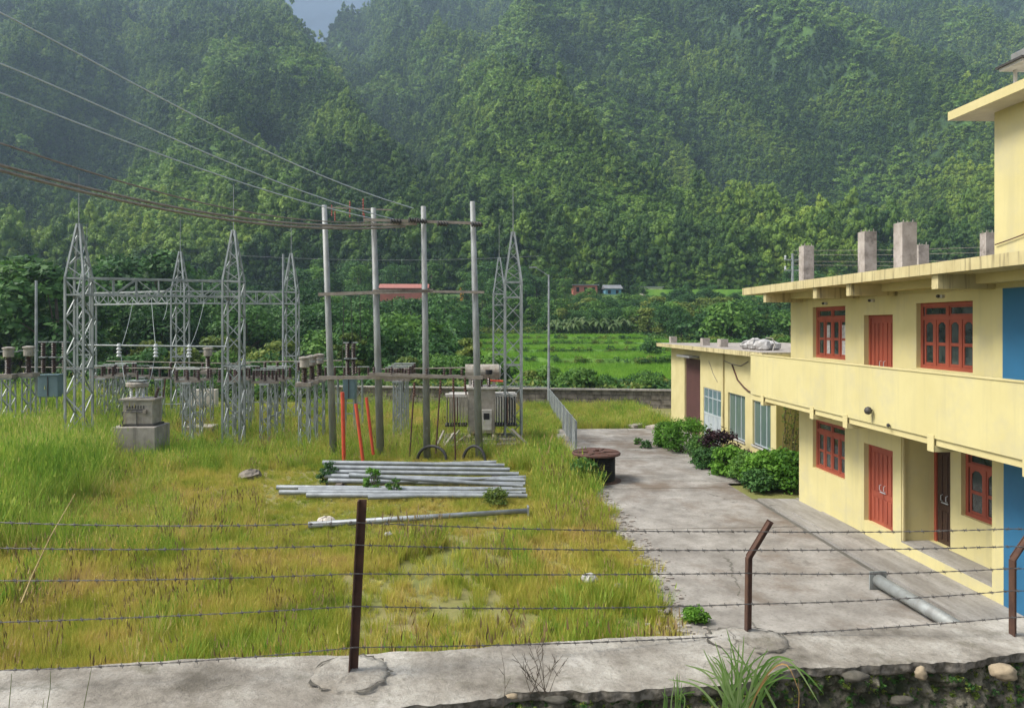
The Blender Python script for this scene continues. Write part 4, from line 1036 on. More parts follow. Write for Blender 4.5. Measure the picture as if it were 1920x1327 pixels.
mb = MB(); mb.bar(Vector(wa)+Vector((0, 0, .5))-nv*.22, Vector(wb)+Vector((0, 0, .5))-nv*.22, .3, 1.2).build('core', mat('wall_mortar', (.06, .055, .045)), bw)
# ------------------------------------------------------------------ galvanised poles lying in the grass
PIPES = [
 (605, 867, 945, 872, 26.0, 26.2, .085), (611, 876, 955, 880, 25.6, 25.8, .09), (604, 884, 972, 888, 25.3, 25.2, .085), (609, 892, 985, 900, 25.0, 24.9, .09),
 (616, 901, 984, 909, 24.7, 24.5, .09), (700, 905, 985, 894, 24.4, 25.1, .075), (655, 890, 980, 917, 24.3, 24.2, .08), (640, 876, 930, 866, 26.3, 26.5, .08),
 (519, 920, 960, 927, 24.0, 23.8, .08), (560, 929, 985, 920, 23.6, 23.7, .085), (524, 932, 978, 930, 23.3, 23.2, .085), (575, 939, 988, 937, 22.9, 22.8, .085), (690, 944, 985, 929, 22.6, 23.3, .07)]
plabels = ['rearmost and topmost pole of the lying stack of galvanised poles', 'second pole from the back of the galvanised stack', 'third pole from the back of the galvanised stack', 'fourth pole from the back of the galvanised stack',
 'front pole of the raised part of the stack, its left end above dark shade', 'thinner pole crossing the right half of the stack at a slant', 'pole slanting down to the right across the raised stack', 'short pole angled across the back of the stack',
 'pole at the back of the lower layer, its left end far out in the grass', 'lower layer pole slanting up to the right', 'long pole at the front of the lower layer reaching far left', 'lower layer pole in front whose right end sticks out furthest', 'thin half buried pole at the very front right of the stack']
for (x0, y0, x1, y1, d0, d1, r_), lb in zip(PIPES, plabels):
    p, q = Vector(P(x0, y0, d0)), Vector(P(x1, y1, d1))
    p.z = max(p.z, .15); q.z = max(q.z, .15)
    ro = empty('steel_pole', tuple(p), lb, 'pole', 'galvanised poles stacked in the grass')
    MB().tube([p, q], r_, 12, r_*.78, cap=False).build('shaft', MT['galv'], ro, smooth=True)
    dv_ = (q-p).normalized()
    MB().tube([q-dv_*.01, q+dv_*.012], r_*.80, 12).build('end_ring', MT['steel'], ro); MB().tube([p+dv_*.02, p+dv_*.03], r_*.93, 12).build('hollow_end', MT['dark'], ro)
for x_, d_ in ((640, 24.9), (930, 24.9)):
    q = B(x_, d_); tag(MB().box(q[0]-.1, q[0]+.1, q[1]-.9, q[1]+1.6, -.05, .17).build('timber_bearer', MT['bark'], loc=q), 'dark timber bearer under the %s end of the pole stack' % ('left' if x_ < 800 else 'right'), 'timber')
p, q = Vector(P(578, 995, 19.6)), Vector(P(990, 971, 20.9)); p.z = .12; q.z = max(q.z, .17)
ro = empty('steel_pole', tuple(p), 'single galvanised pole lying alone in the grass in front of the stack', 'pole')
MB().tube([p, q], .085, 12, .07).build('shaft', MT['galv'], ro, smooth=True)
MB().bar(q-Vector((.02, 0, 0)), q+Vector((.02, 0, 0)), .26, .26).build('base_plate', MT['galv'], ro)
# pole on the concrete with square flange
p, q = Vector(P(1646, 1122, 15.0)), Vector(P(1822, 1205, 12.4)); p.z = .24; q.z = .21
ro = empty('flanged_pole', tuple(p), 'grey flanged steel pole lying on the concrete near the drain line', 'pole')
MB().tube([p, q], .125, 16, .115).build('shaft', MT['pole'], ro, smooth=True)
dv_ = (q-p).normalized(); MB().bar(p-dv_*.02, p+dv_*.012, .36, .36).build('base_plate', MT['pole'], ro)

# ------------------------------------------------------------------ cable drum
q = B(1118, 25.6); x, y = q[:2]
cdm = empty('cable_drum', q, 'rust-red steel cable drum lying on its side wound with black cable at the road edge', 'cable drum')
MB().lathe((x, y, .02), [(.86, 0), (.86, .05), (.6, .06)], 36).build('bottom_flange', MT['rust'], cdm)
cb2 = MB(); prof = [(.2, .06)]
z = .07
while z < .92: prof += [(.60, z), (.66, z+.03), (.60, z+.06)]; z += .06
prof.append((.2, .92)); cb2.lathe((x, y, 0), prof, 28); cb2.build('cable', MT['rubber'], cdm)
MB().lathe((x, y, .93), [(.72, 0), (.83, .02), (.84, .07), (.80, .11), (.78, .09), (.3, .07), (.28, .12), (.12, .12), (.1, .05)], 36).build('top_flange', MT['rustred'], cdm)
sp = MB()
for i in range(6):
    t = i*math.pi/3; sp.bar((x+.25*math.cos(t), y+.25*math.sin(t), 1.02), (x+.78*math.cos(t), y+.78*math.sin(t), 1.02), .05, .04)
sp.build('spoke', MT['rust'], cdm); MB().box(x-.05, x+.09, y-.1, y+.0, 1.05, 1.13).build('hub_plate', MT['rustred'], cdm)

# ------------------------------------------------------------------ far houses, utility pole
def house(px, w, z, d, h, wallm, roofm, label, win=2, dep=5, flat=False, ov=.4):
    q = B(px, d, z); ro = empty('house', q, label, 'house'); x, y = q[:2]
    MB().box(x-w/2, x+w/2, y, y+dep, z-3, z+h).build('wall', MT[wallm], ro)
    if flat: MB().box(x-w/2-ov, x+w/2+ov, y-ov, y+dep+ov, z+h, z+h+.25).build('roof', MT[roofm], ro)
    else: MB().add([(x-w/2-ov, y-.8, z+h), (x+w/2+ov, y-.8, z+h), (x+w/2+ov, y+dep*.5, z+h+1.3), (x-w/2-ov, y+dep*.5, z+h+1.3), (x-w/2-ov, y+dep+.8, z+h), (x+w/2+ov, y+dep+.8, z+h)], [(0, 1, 2, 3), (3, 2, 5, 4), (0, 3, 4), (1, 5, 2)]).build('roof', MT[roofm], ro)
    for i in range(win):
        c = x-w/2+w*(i+.5)/win; wn_ = MB().box(c-.45, c+.45, y-.05, y+.02, z+h*.3, z+h*.8).build('window', MT['dark'], ro)
    return ro
house(1098, 7.2, 14.7, 225, 2.9, 'salmon', 'tin_grey', 'salmon pink house with a flat roof far beyond the terraces', 3, flat=True)
house(1150, 5.0, 14.6, 230, 2.2, 'skyblue', 'tin_grey', 'small sky blue house beside the salmon one', 2)
house(1162, 8.5, 14.4, 236, 3.3, 'whitewash', 'tin_grey', 'whitewashed house with a long grey tin roof behind the blue one', 3)
house(1224, 6.0, 14.4, 226, 2.6, 'whitewash', 'tin_grey', 'pale house at the right end of the far row', 2, flat=True)
house(757, 13, 14.0, 205, 1.7, 'salmon', 'tin_red', 'far house with a faded red tin roof seen between the steel poles', 3)
q = B(866, 200, 13.5); tag(MB().box(q[0]-.5, q[0]+.5, q[1], q[1]+.6, 12, 15.6).add([(q[0]-.9, q[1]-.01, 15.0), (q[0]+.9, q[1]-.01, 15.2), (q[0]+.7, q[1]+.6, 14.2)], [(0, 1, 2)]).build('orange_shed', MT['orange'], loc=q), 'small orange shelter beyond the steel poles', 'shelter')
q = B(1486, 70, 2); up = empty('utility_pole', q, 'distant grey utility pole with crossarms beside the first roof stub', 'utility pole')
MB().tube([(q[0], q[1], 0), (q[0], q[1], 12.2)], .16, 8, .12).build('pole', MT['galv'], up)
for z in (11.6, 10.6): MB().bar((q[0]-.8, q[1], z), (q[0]+.8, q[1], z), .12).build('crossarm', MT['steel'], up)
for z in (11.6, 10.6):
    for s in (-.7, .7): MB().ribbed((q[0]+s, q[1], z+.06), (q[0]+s, q[1], z+.4), .12, 3, 7).build('insulator', MT['whiteins'], up)
for k, (y0, y1) in enumerate(((470, 462), (478, 472), (490, 486), (497, 494))):
    tag(MB().tube([P(1486, y0, 70), P(1680, (y0+y1)/2+3, 62), P(1900, y1, 55)], .016, 5).build('overhead_wire', MT['crossarm']),
        ['topmost', 'second', 'third', 'lowest'][k]+' thin wire running behind the roof stubs from the utility pole', 'wire')
tag(MB().tube(droop(P(1010, 480, 49), P(430, 478, 46), .3), .012, 5).build('overhead_wire', MT['steel']), 'thin shield wire between the rear towers and the right tower', 'wire')

# ------------------------------------------------------------------ individual trees and shrubs of the valley
def tree_kind(name, seed, h, rad, nl, per, leaf, m, tr, base=.25, lobes=.36, cat='tree', nlimb=6):
    V, Fq, L = crown(seed, h, rad, nl, per, leaf, base, lobes)
    root = link(name, None, None, (0, 0, 0)); cr = link('crown', npmesh('crown', V, Fq, m), root)
    tb = trunk_mb(seed, h, tr, L, nlimb); tb.build('trunk', MT['bark'], root); root['category'] = cat
    return root
KINDS = [tree_kind('broadleaf_tree', 1, 9, 3.6, 26, 110, .26, LEAF_DARK, .2), tree_kind('broadleaf_tree', 2, 9, 3.2, 24, 110, .26, LEAF_MID, .18),
         tree_kind('broadleaf_tree', 3, 9, 4.0, 28, 105, .26, LEAF_DARK, .22), tree_kind('broadleaf_tree', 4, 9, 2.8, 22, 115, .26, LEAF_YEL, .17),
         tree_kind('bush', 5, 3, 2.0, 18, 100, .17, LEAF_MID, .06, .02, .42, 'bush'), tree_kind('bush', 6, 3, 2.2, 18, 100, .17, LEAF_DARK, .06, .02, .42, 'bush'),
         tree_kind('bush', 7, 3, 1.8, 16, 100, .17, LEAF_YEL, .06, .02, .42, 'bush')]
def banana():
    root = link('banana_plant', None, None, (0, 0, 0)); root['category'] = 'banana plant'
    MB().tube([(0, 0, -.3), (.05, 0, 1.2), (0, .05, 2.2)], .14, 8, .09).build('stem', LEAF_BANANA, root)
    r = random.Random(4)
    for k in range(9):
        a = k*2.4; L = r.uniform(1.9, 2.6); lift = r.uniform(.5, 1.5); mb = MB(); pv = []
        n_ = 7
        for i in range(n_+1):
            t = i/n_; rr = L*t*.8; z = 2.1+lift*math.sin(t*2.3)*1.1-t*t*.9
            w_ = .30*math.sin(math.pi*min(1, t*.92+.06))**.6
            c = Vector((math.cos(a)*rr, math.sin(a)*rr, z)); s = Vector((-math.sin(a), math.cos(a), 0))
            pv += [c-s*w_+Vector((0, 0, -.06)), c+Vector((0, 0, .03)), c+s*w_+Vector((0, 0, -.06))]
        fs = []
        for i in range(n_): fs += [(3*i, 3*i+1, 3*i+4, 3*i+3), (3*i+1, 3*i+2, 3*i+5, 3*i+4)]
        mb.add(pv, fs).build('leaf', LEAF_BANANA, root)
    return root
BAN = banana()
USED = set()
def plant(k, u, d, h, label, group, z=None, wide=1.0):
    src = BAN if k == 'b' else KINDS[k]; base = 3.9 if k == 'b' else (9 if k < 4 else 3)
    s = h/base; zz = float(H(u, d)) if z is None else z
    loc = W(u, d, zz-.05); rz = random.uniform(0, 6.28); sx = s*wide*random.uniform(.9, 1.15)
    if k in USED: o = copy_tree(src, loc=loc, rz=rz, s=(sx, sx, s), label=label, group=group)
    else:
        USED.add(k); o = src; o.location = loc; o.rotation_euler = (0, 0, rz); o.scale = (sx, sx, s); o['label'] = label; o['group'] = group
    return o
random.seed(21)
CN = {0: 'dark', 1: 'fresh green', 2: 'broad dark', 3: 'olive green', 4: 'green', 5: 'dark green', 6: 'olive', 'b': 'banana'}
def zone(px0, px1, d0, d1, n, h0, h1, kinds, where, group, avoid=None, zfn=None, md=0):
    got = []; tries = 0
    while len(got) < n and tries < n*40:
        tries += 1; d = random.uniform(d0, d1); px = random.uniform(px0, px1); u = (px-960)/FPX*d
        if avoid and avoid(u, d, px): continue
        if md and any((u-a)**2+(d-b)**2 < md*md for a, b in got): continue
        got.append((u, d)); k = random.choice(kinds); h = random.uniform(h0, h1)
        kn = 'banana plant' if k == 'b' else (CN[k]+(' broadleaf tree ' if k < 4 else ' bush '))
        plant(k, u, d, h, (kn.strip()+' '+where), group, zfn(u, d) if zfn else None)
def infield(u, d, px=0):
    return any(d0-2 < d < d1+1 and u0-2 < u < u1+2 for d0, d1, z, u0, u1 in TZ)
zone(-160, 130, 62, 84, 13, 9, 13.5, [0, 2, 1, 0], 'in the tall belt at the far left behind the breaker', 'tall trees at the far left', md=4.2)
zone(180, 330, 96, 112, 4, 13, 15.5, [2, 0], 'towering over the belt between the two front towers', 'tallest trees behind the left towers', md=5.0)
zone(120, 620, 78, 110, 20, 7.5, 10.5, [0, 2, 0, 1], 'in the wooded belt behind the left lattice towers', 'trees behind the left towers', md=5.0)
zone(80, 640, 58, 70, 26, 2.2, 4.6, [4, 5, 6, 5], 'just behind the substation left of the poles', 'bushes behind the left part of the substation', md=2.0)
zone(600, 960, 66, 100, 22, 4.2, 6.3, [5, 4, 0, 2, 5], 'behind the steel poles', 'greenery behind the steel poles', infield, md=3.2)
zone(620, 940, 57, 64, 12, 2.2, 3.4, [4, 5, 6], 'low behind the stone wall at the steel poles', 'bushes behind the stone wall', None, md=2.0)
zone(600, 1000, 110, 175, 30, 6, 9, [0, 2, 1, 5], 'on the rising ground behind the steel poles', 'trees on the rise behind the poles', infield, md=6)
zone(1040, 1275, 53.5, 57.0, 16, 1.2, 2.3, [4, 5, 5, 4], 'between the stone wall and the rice terraces', 'bushes in front of the terraces', md=1.3)
zone(990, 1045, 56, 60, 3, 1.6, 2.2, [4, 6], 'beside the lamp post behind the fence', 'bushes by the lamp post', md=1.5)
zone(1020, 1490, 148, 176, 48, 4.0, 6.0, [5, 4, 0, 2, 6], 'on the slope directly above the rice terraces', 'trees above the terraces', infield, md=2.8)
zone(1030, 1190, 146, 152, 18, 3.6, 5.0, ['b'], 'in the pale banana clump above the terraces', 'banana plants', None, md=1.6)
zone(1290, 1500, 60, 100, 16, 2.4, 4.0, [4, 6, 5, 1], 'right of the terraces beyond the workshop roof', 'trees beyond the workshop roof', lambda u, d, px: infield(u, d) and d < 70, md=3.2, zfn=lambda u, d: float(H(u, d)) if not infield(u, d) else .5)
zone(1240, 1500, 118, 146, 14, 5.0, 7.5, [0, 5, 2, 4], 'in the clump right of the upper terraces', 'trees right of the upper terraces', infield, md=4)
zone(1020, 1500, 178, 205, 55, 2.4, 4.0, [5, 4, 0, 5], 'below the far row of houses', 'trees below the houses', None, md=2.8)
zone(1000, 1070, 205, 225, 5, 6, 9, [0, 1, 2], 'left of the salmon house', 'trees left of the salmon house', None, md=4)
zone(1255, 1330, 205, 222, 5, 4, 6, [0, 1, 5], 'right of the far row of houses', 'trees right of the far houses', None, md=4)
zone(1185, 1210, 214, 222, 2, 4, 5.5, [0, 1], 'between the far houses', 'trees between the far houses', None, md=2)
zone(1440, 1900, 205, 235, 18, 7, 10, [0, 2, 1], 'behind the roof stubs of the office building', 'trees behind the roof stubs', None, md=6)
zone(560, 1000, 180, 225, 24, 8, 12, [0, 2, 1, 0], 'at the hill foot behind the far red roof', 'trees at the hill foot behind the poles', lambda u, d, px: 690 < px < 880 and d < 212, md=6)
zone(-60, 560, 115, 200, 34, 8, 12, [0, 2, 1, 0], 'at the hill foot behind the left towers', 'trees at the hill foot on the left', None, md=8)
zone(620, 700, 60, 66, 1, 4.5, 5, [3], 'behind the orange-red pipes', 'olive trees by the stone wall', None)
zone(850, 930, 58, 64, 2, 4.2, 4.8, [3], 'behind the power transformer', 'olive trees by the power transformer', None, md=2)
# isolated small tree standing on the terraces
plant(5, (1222-960)/FPX*100, 100, 2.6, 'small rounded bush alone on the edge of the middle rice terrace', 'bushes on the terraces', 1.3)

# ------------------------------------------------------------------ plants near the buildings
def shrub(px, d, h, rad, m, seed, label, leaf=.07, nl=22, per=170, name='shrub', z=0.0, g=None):
    V, Fq, L = crown(seed, h, rad*1.1, int(nl*2.0), int(per*.55), leaf*.85, .06, .24, .92, .7, .25, 1.5); q = B(px, d, z)
    root = link(name, None, None, q); tag(root, label, 'shrub', g)
    link('foliage', npmesh('foliage', V, Fq, m), root)
    mb = MB(); rr = random.Random(seed)
    for c in L[:9]: mb.tube([(rr.uniform(-.1, .1), rr.uniform(-.1, .1), -.1), (c[0]*.5, c[1]*.5, c[2]*.5), tuple(c)], .02, 5, .006)
    mb.v = [(a+q[0], b_+q[1], c_+q[2]) for a, b_, c_ in mb.v]; mb.build('stem', MT['bark'], root)
    return root
shrub(1252, 32.5, 1.1, .7, LEAF_BRIGHT, 301, 'small light green shrub at the left end of the hedge')
shrub(1288, 31.2, 1.4, 1.1, LEAF_BRIGHT, 302, 'large feathery bright green shrub left of the purple one', .06, 30)
shrub(1322, 29.5, 1.0, .8, LEAF_MID, 303, 'low green shrub below the blue workshop door', .06)
shrub(1352, 28.6, 1.35, .85, LEAF_PURPLE, 304, 'dark purple leaved shrub in the hedge', .08, 22, 130)
shrub(1330, 27.8, .8, .7, LEAF_DARK, 305, 'dark green shrub in front of the purple one')
shrub(1367, 26.6, .95, .8, LEAF_BRIGHT, 306, 'bright green broad leaved shrub below the workshop window', .09)
shrub(1392, 26.4, .9, .55, LEAF_PURPLE, 312, 'small reddish shrub right of the purple one', .07, 14, 110)
shrub(1400, 25.6, .9, .75, LEAF_MID, 307, 'mid green shrub right of the bright broad leaved one')
shrub(1446, 24.7, 1.15, .95, LEAF_BRIGHT, 308, 'dense bright green shrub against the corner of the office building', .09, 30)
shrub(1480, 24.3, 1.2, .8, LEAF_BRIGHT, 309, 'rightmost bright green shrub touching the office wall corner', .09, 26)
shrub(1424, 24.2, .6, .6, LEAF_DARK, 310, 'low dark ground shrub at the front of the hedge')
shrub(1212, 32.3, .35, .3, LEAF_DARK, 313, 'tiny weed growing in the road near the hedge', .05, 10, 60)
shrub(1196, 33.4, .3, .25, LEAF_MID, 314, 'smaller weed in the road left of the other weed', .05, 8, 60)
shrub(1098, 24.6, .95, .55, LEAF_MID, 315, 'leafy green creeper climbing the left side of the cable drum', .07, 18)
shrub(1305, 13.35, .32, .24, LEAF_BRIGHT, 316, 'small bright green weed at the corner of the concrete yard', .035, 16, 120)
shrub(700, 24.0, .75, .35, LEAF_BRIGHT, 317, 'green weed growing up through the middle of the pole stack', .05, 12, 80)
shrub(740, 23.6, .5, .3, LEAF_MID, 318, 'lower weed right of the one in the pole stack', .05, 10, 70)
shrub(612, 25.2, .8, .35, LEAF_DARK, 319, 'dark weed at the left end of the pole stack', .05, 12, 80)
shrub(930, 22.2, .45, .5, LEAF_YEL, 320, 'tussock of green weed at the front right of the pole stack', .05, 12, 90)
# wall climber on the shaded side wall
vc = MB(); rr = random.Random(8); lv = []; q0 = Vector((11.25, 25.55, .1)); tips = []
for k in range(11):
    a = rr.uniform(-.35, .5); p = q0+Vector((rr.uniform(-.3, .45), 0, 0)); pts_ = [p]
    for i in range(10):
        p = p+Vector((a*.16+rr.uniform(-.05, .05), rr.uniform(-.015, .01), rr.uniform(.24, .36))); p.y = min(p.y, 25.60); pts_.append(p.copy())
        for _ in range(3): lv.append(tuple(p+Vector((rr.uniform(-.12, .12), rr.uniform(-.06, 0), rr.uniform(-.1, .1)))))
    vc.tube(pts_, .014, 5, .006)
cl_ = empty('climbing_plant', tuple(q0), 'sparse thin climbing plant on the ochre side wall of the workshop', 'climbing plant')
vc.build('stem', MT['bark'], cl_)
r_ = np.random.default_rng(5); V, Fq = leaf_quads(np.array(lv), np.tile([0, -1, .3], (len(lv), 1)), .055, r_)
V -= np.array(q0); link('foliage', npmesh('foliage', V, Fq, LEAF_YEL), cl_)

# ------------------------------------------------------------------ grass
def tuft(seed, nb, h, spread, w, m, lean=.35, seg=3, heads=0):
    r = np.random.default_rng(seed); V = []; Fq = []
    for i in range(nb):
        a = r.uniform(0, 6.28); rr = spread*math.sqrt(r.uniform(0, 1)); bx, by = rr*math.cos(a), rr*math.sin(a)
        hh = h*r.uniform(.5, 1.1); da = a+r.normal(0, .8); ln = lean*r.uniform(.2, 1.3)*hh
        pa = r.uniform(0, 6.28); sx, sy = math.cos(pa), math.sin(pa); k = len(V)
        for j in range(seg+1):
            t = j/seg; ww = w*(1-t)**.7+.0006
            cx = bx+math.cos(da)*ln*t*t; cy = by+math.sin(da)*ln*t*t; cz = hh*t*(1-.18*t*lean*2)
            V += [(cx-sx*ww, cy-sy*ww, cz), (cx+sx*ww, cy+sy*ww, cz)]
        for j in range(seg): Fq.append((k+2*j, k+2*j+1, k+2*j+3, k+2*j+2))
        if i < heads:
            k = len(V); c = np.array([bx+math.cos(da)*ln, by+math.sin(da)*ln, hh*(1-.18*lean*2)])
            V += [tuple(c+np.array([-.018, 0, -.08])), tuple(c+np.array([0, .018, -.06])), tuple(c+np.array([.018, 0, .0])), tuple(c+np.array([0, -.005, .09]))]
            Fq.append((k, k+1, k+2, k+3))
    return npmesh('tuft', V, Fq, m)
shorts = [tuft(400+i, 46, [.26, .34, .22, .42][i], .17, .0065, GRASS, [.45, .3, .6, .25][i]) for i in range(4)]
talls = [tuft(410+i, 34, [1.35, 1.7][i], .34, .009, GRASS_TALL, .30, 4, 12) for i in range(2)]
mids = [tuft(420+i, 34, [.6, .75][i], .2, .0085, [GRASS, GRASS_TALL][i], .3, 4, 5) for i in range(2)]
stk = [tuft(430+i, 7, [.6, .8][i], .12, .005, mat('brown_stalks', (.16, .11, .05), (.30, .22, .09), 3, .9) if i == 0 else MT_STK, .12, 4, 7) for i in (0,)]
MT_STK = stk[0].materials[0]; stk.append(tuft(432, 6, .8, .15, .0055, MT_STK, .12, 4, 6))
KN = shorts+mids+talls+stk
n = 72000
d = 10.5+(50-10.5)*rng.uniform(0, 1, n)**1.25; u = rng.uniform(-.92, .30, n)*d
x = R2[0]*u+F2[0]*d; y = R2[1]*u+F2[1]*d
edge = 3.95+.010*(y-23)+.35*(vnoise(y*.9, y*0, 3)-.5)+rng.normal(0, .10, n)-np.where(y < 16, .25*(16-y)*.35, 0)
keep = (x < edge) | ((y > 38.2) & (x < 10.6)); px_ = 960+FPX*u/d
dirt = fbm(x/2.2, y/2.6, 61); bare = (dirt < .40)&(px_ > 640)&(d < 22)
keep &= ~(bare & (rng.uniform(0, 1, n) < .85))
path = (px_ > 605)&(px_ < 720)&(np.abs((x+3.9)-(-.75)*(y-14.6)) < .16)
keep &= ~path
x, y, d, px_ = x[keep], y[keep], d[keep], px_[keep]; n = len(x)
f = fbm(x/3.5, y/3.5, 71); tallw = np.clip((215-px_)/140, 0, 1)*np.clip((d-16)/8, 0, 1)+np.clip((d-24)/20, 0, .3)*(px_ < 930)*.5
rightw = np.clip((px_-930)/80, 0, 1)*np.clip((d-21)/5, 0, 1)
ru = rng.uniform(0, 1, n)
idx = rng.integers(0, 4, n); s = rng.uniform(.6, 1.15, n)*(.35+1.0*f)
mid = (ru < rightw*.85+.10*(f > .5)+.35*(px_ < 330)*(d > 17)+.16*(d > 27)); idx = np.where(mid, 4+rng.integers(0, 2, n), idx)
tl = rng.uniform(0, 1, n) < (tallw*.62-.05)*(f > .38); idx = np.where(tl, 6+rng.integers(0, 2, n), idx)
s = np.where((idx >= 4) & (px_ > 350), s*(.8+np.where(d < 30, .55, 0)*rightw), s); s = np.where((idx >= 6) & (px_ < 200), s*1.2, s)
s = np.where(d > 30, s*1.1, s)
stack = ((px_ > 490)&(px_ < 1010)&(d > 18.6)&(d < 27.5))|((px_ > 770)&(px_ < 930)&(d > 27)&(d < 30)); s = np.where(stack, s*.52, s); idx = np.where(stack, idx % 4, idx)
sk = rng.uniform(0, 1, n) < .015+.07*(fbm(x/1.6, y/1.8, 75) > .56); idx = np.where(sk & ~stack, 8+rng.integers(0, 2, n), idx)
scatter('grass', np.stack([x, y, np.full(n, -.02)], -1), rng.uniform(0, 6.28, n), s, idx, KN, 'mixed yellow-green grass filling the substation yard', .12)
print('grass', n)
n = 26000; d = 53+(215-53)*rng.uniform(0, 1, n)**1.3; u = rng.uniform(-.80, .50, n)*d
zz = H(u, d); fld = np.zeros(n, bool)
for d0, d1, z, u0, u1 in TZ:
    m_ = (d > d0-1)&(d < d1)&(u > u0)&(u < u1); fld |= m_
k_ = ~fld; d, u, zz = d[k_], u[k_], zz[k_]
V, Fq, L = crown(210, 1.0, .8, 8, 16, .16, .0, .5); gck = [npmesh('cover_kind', V, Fq, LEAF_MID), npmesh('cover_kind', V, Fq, LEAF_YEL), npmesh('cover_kind', V, Fq, LEAF_DARK)]
scatter('ground_cover', np.stack([R2[0]*u+F2[0]*d, R2[1]*u+F2[1]*d, zz-.1], -1), rng.uniform(0, 6.28, len(d)), rng.uniform(.4, 1.6, len(d)), rng.integers(0, 3, len(d)), gck, 'low mixed weeds and scrub covering the ground between the trees of the valley', .1)
RICEL = leafmat('rice_blades', [(.2, (.10, .26, .02)), (.5, (.17, .34, .03)), (.8, (.27, .42, .06))], .25, .5, .3, .2, .35)
n = 16000; di = rng.uniform(58.5, 147, n); ui = rng.uniform(-8, 40, n); zi = np.full(n, -9.0)
for i, (d0, d1, z, u0, u1) in enumerate(TZ):
    w_ = 2.2*np.sin(ui*.21+i*1.7)+.9*np.sin(ui*.63+i)+.4*np.sin(ui*1.9+i*2)
    zi = np.where((di > d0+w_+.2)&(di < d1+4)&(ui > u0)&(ui < u1), z, zi)
k_ = zi > -1; di, ui, zi = di[k_], ui[k_], zi[k_]
scatter('rice', np.stack([R2[0]*ui+F2[0]*di, R2[1]*ui+F2[1]*di, zi-.05], -1), rng.uniform(0, 6.28, len(di)), rng.uniform(.8, 1.6, len(di)), np.zeros(len(di), int), [tuft(450, 26, .45, .5, .016, RICEL, .3)], 'young bright green rice growing on the terraces', .1)
# tussocks along the terrace banks
pu, pd, pz = [], [], []
for i, (d0, d1, z, u0, u1) in enumerate(TZ):
    for j in range(75):
        u_ = random.uniform(u0, u1); w_ = 2.2*math.sin(u_*.21+i*1.7)+.9*math.sin(u_*.63+i)+.4*math.sin(u_*1.9+i*2)
        pu.append(u_); pd.append(d0+w_-.2+random.uniform(-.5, .25)); pz.append(z-random.uniform(.15, .75))
pu, pd, pz = map(np.array, (pu, pd, pz))
scatter('bank_tussocks', np.stack([R2[0]*pu+F2[0]*pd, R2[1]*pu+F2[1]*pd, pz], -1), rng.uniform(0, 6.28, len(pu)), rng.uniform(.25, .8, len(pu)), rng.integers(0, 3, len(pu)), gck, 'rough weeds growing along the banks of the rice terraces', .1)
# scattered litter and stones
def pebble(name, px, d, s, m, label, cat, seed, z=0.0, flat=.6):
    r = random.Random(seed); mb = MB(); q = B(px, d, z); n1, n2 = 7, 10; vs = []
    prof = [(math.sin(math.pi*(i+.01)/n1)*s, (1-math.cos(math.pi*i/n1))*s*flat) for i in range(n1+1)]
    mb.lathe((q[0], q[1], q[2]-.1*s), prof, n2); k = {}
    mb.v = [(a+r.uniform(-.13, .13)*s, b_+r.uniform(-.13, .13)*s, c_+r.uniform(-.08, .08)*s) for a, b_, c_ in mb.v]
    return tag(mb.build(name, m, loc=q, smooth=False), label, cat)
pebble('litter_bag', 1105, 15.2, .17, MT['white_cloth'], 'crumpled white plastic bag lying in the grass right of centre', 'bag', 1, .12)
pebble('litter_scrap', 728, 18.6, .11, MT['white_cloth'], 'small white scrap in the grass right of the dark fence post', 'scrap', 2, .1)
pebble('stone_block', 612, 19.9, .24, MT['whitewash'], 'pale broken block beside the left end of the lone pole', 'block', 3, .05, .5)
pebble('soil_mound', 470, 26.0, .38, STONE, 'small grey heap in the grass left of the pole stack', 'heap', 4, 0, .5)
pebble('stone', 1160, 14.9, .10, MT['rawcol'], 'grey stone in the grass near the white bag', 'stone', 6, .1)
# rubble slabs at the road's far end
for k, (px, py, s_) in enumerate(((1228, 806, .5), (1195, 803, .6), (1262, 803, .4))):
    d_ = FPX*EYE/(py-HZ); q = B(px, d_); mb = MB().bar((q[0]-s_*.6, q[1], .12), (q[0]+s_*.6, q[1]+.3, .18), .6, .12)
    tag(mb.build('concrete_slab', MT['rawcol'], loc=q), ['broken concrete slab at the foot of the brown shutter side', 'broken flat slab at the far end of the road', 'small broken slab next to the brown shutter'][k], 'slab')
pts_ = []; rr = random.Random(31); mb = MB()
for i in range(420):
    y = rr.uniform(12.5, 24); x = 3.95+.010*(y-23)+rr.gauss(.18, .22)-(0 if y > 16 else .25*(16-y)*.35); s_ = rr.uniform(.012, .045)
    mb.cbox((x, y, .052+s_*.3), s_*2, s_*1.5, s_)
tag(mb.build('gravel', MT['rawcol']), 'loose gravel and crumbs along the broken road edge', 'gravel', kind='stuff')

# ------------------------------------------------------------------ foreground retaining wall
def wtop(u): return 3.30-.029*(u+3.1)
def wback(u): return 4.50+.185*(u+3.1)+.03*math.sin(u*2.1)
def wfront(u): return 4.14+.231*(u+.955)+.035*math.sin(u*3.1+1)+.02*math.sin(u*7.7)
US = np.linspace(-9, 9, 1001); NV = 40
gx, gt = np.meshgrid(US, np.linspace(0, 1, NV), indexing='ij')
bk = np.array([wback(u) for u in US])+.03*(vnoise(US*4, US*0, 41)-.5); fr_ = np.array([wfront(u) for u in US])+.07*(vnoise(US*2.2, US*0, 42)-.5)+.025*(vnoise(US*11, US*0, 43)-.5)+.018*(vnoise(US*31, US*0, 49)-.5)
gd = bk[:, None]*(1-gt)+fr_[:, None]*gt
zt = wtop(gx)+.022*(fbm(gx*1.6, gd*1.6, 44)-.5)+.014*(fbm(gx*9, gd*9, 45)-.5)-.006*np.clip((gt-.97)/.03, 0, 1)**2
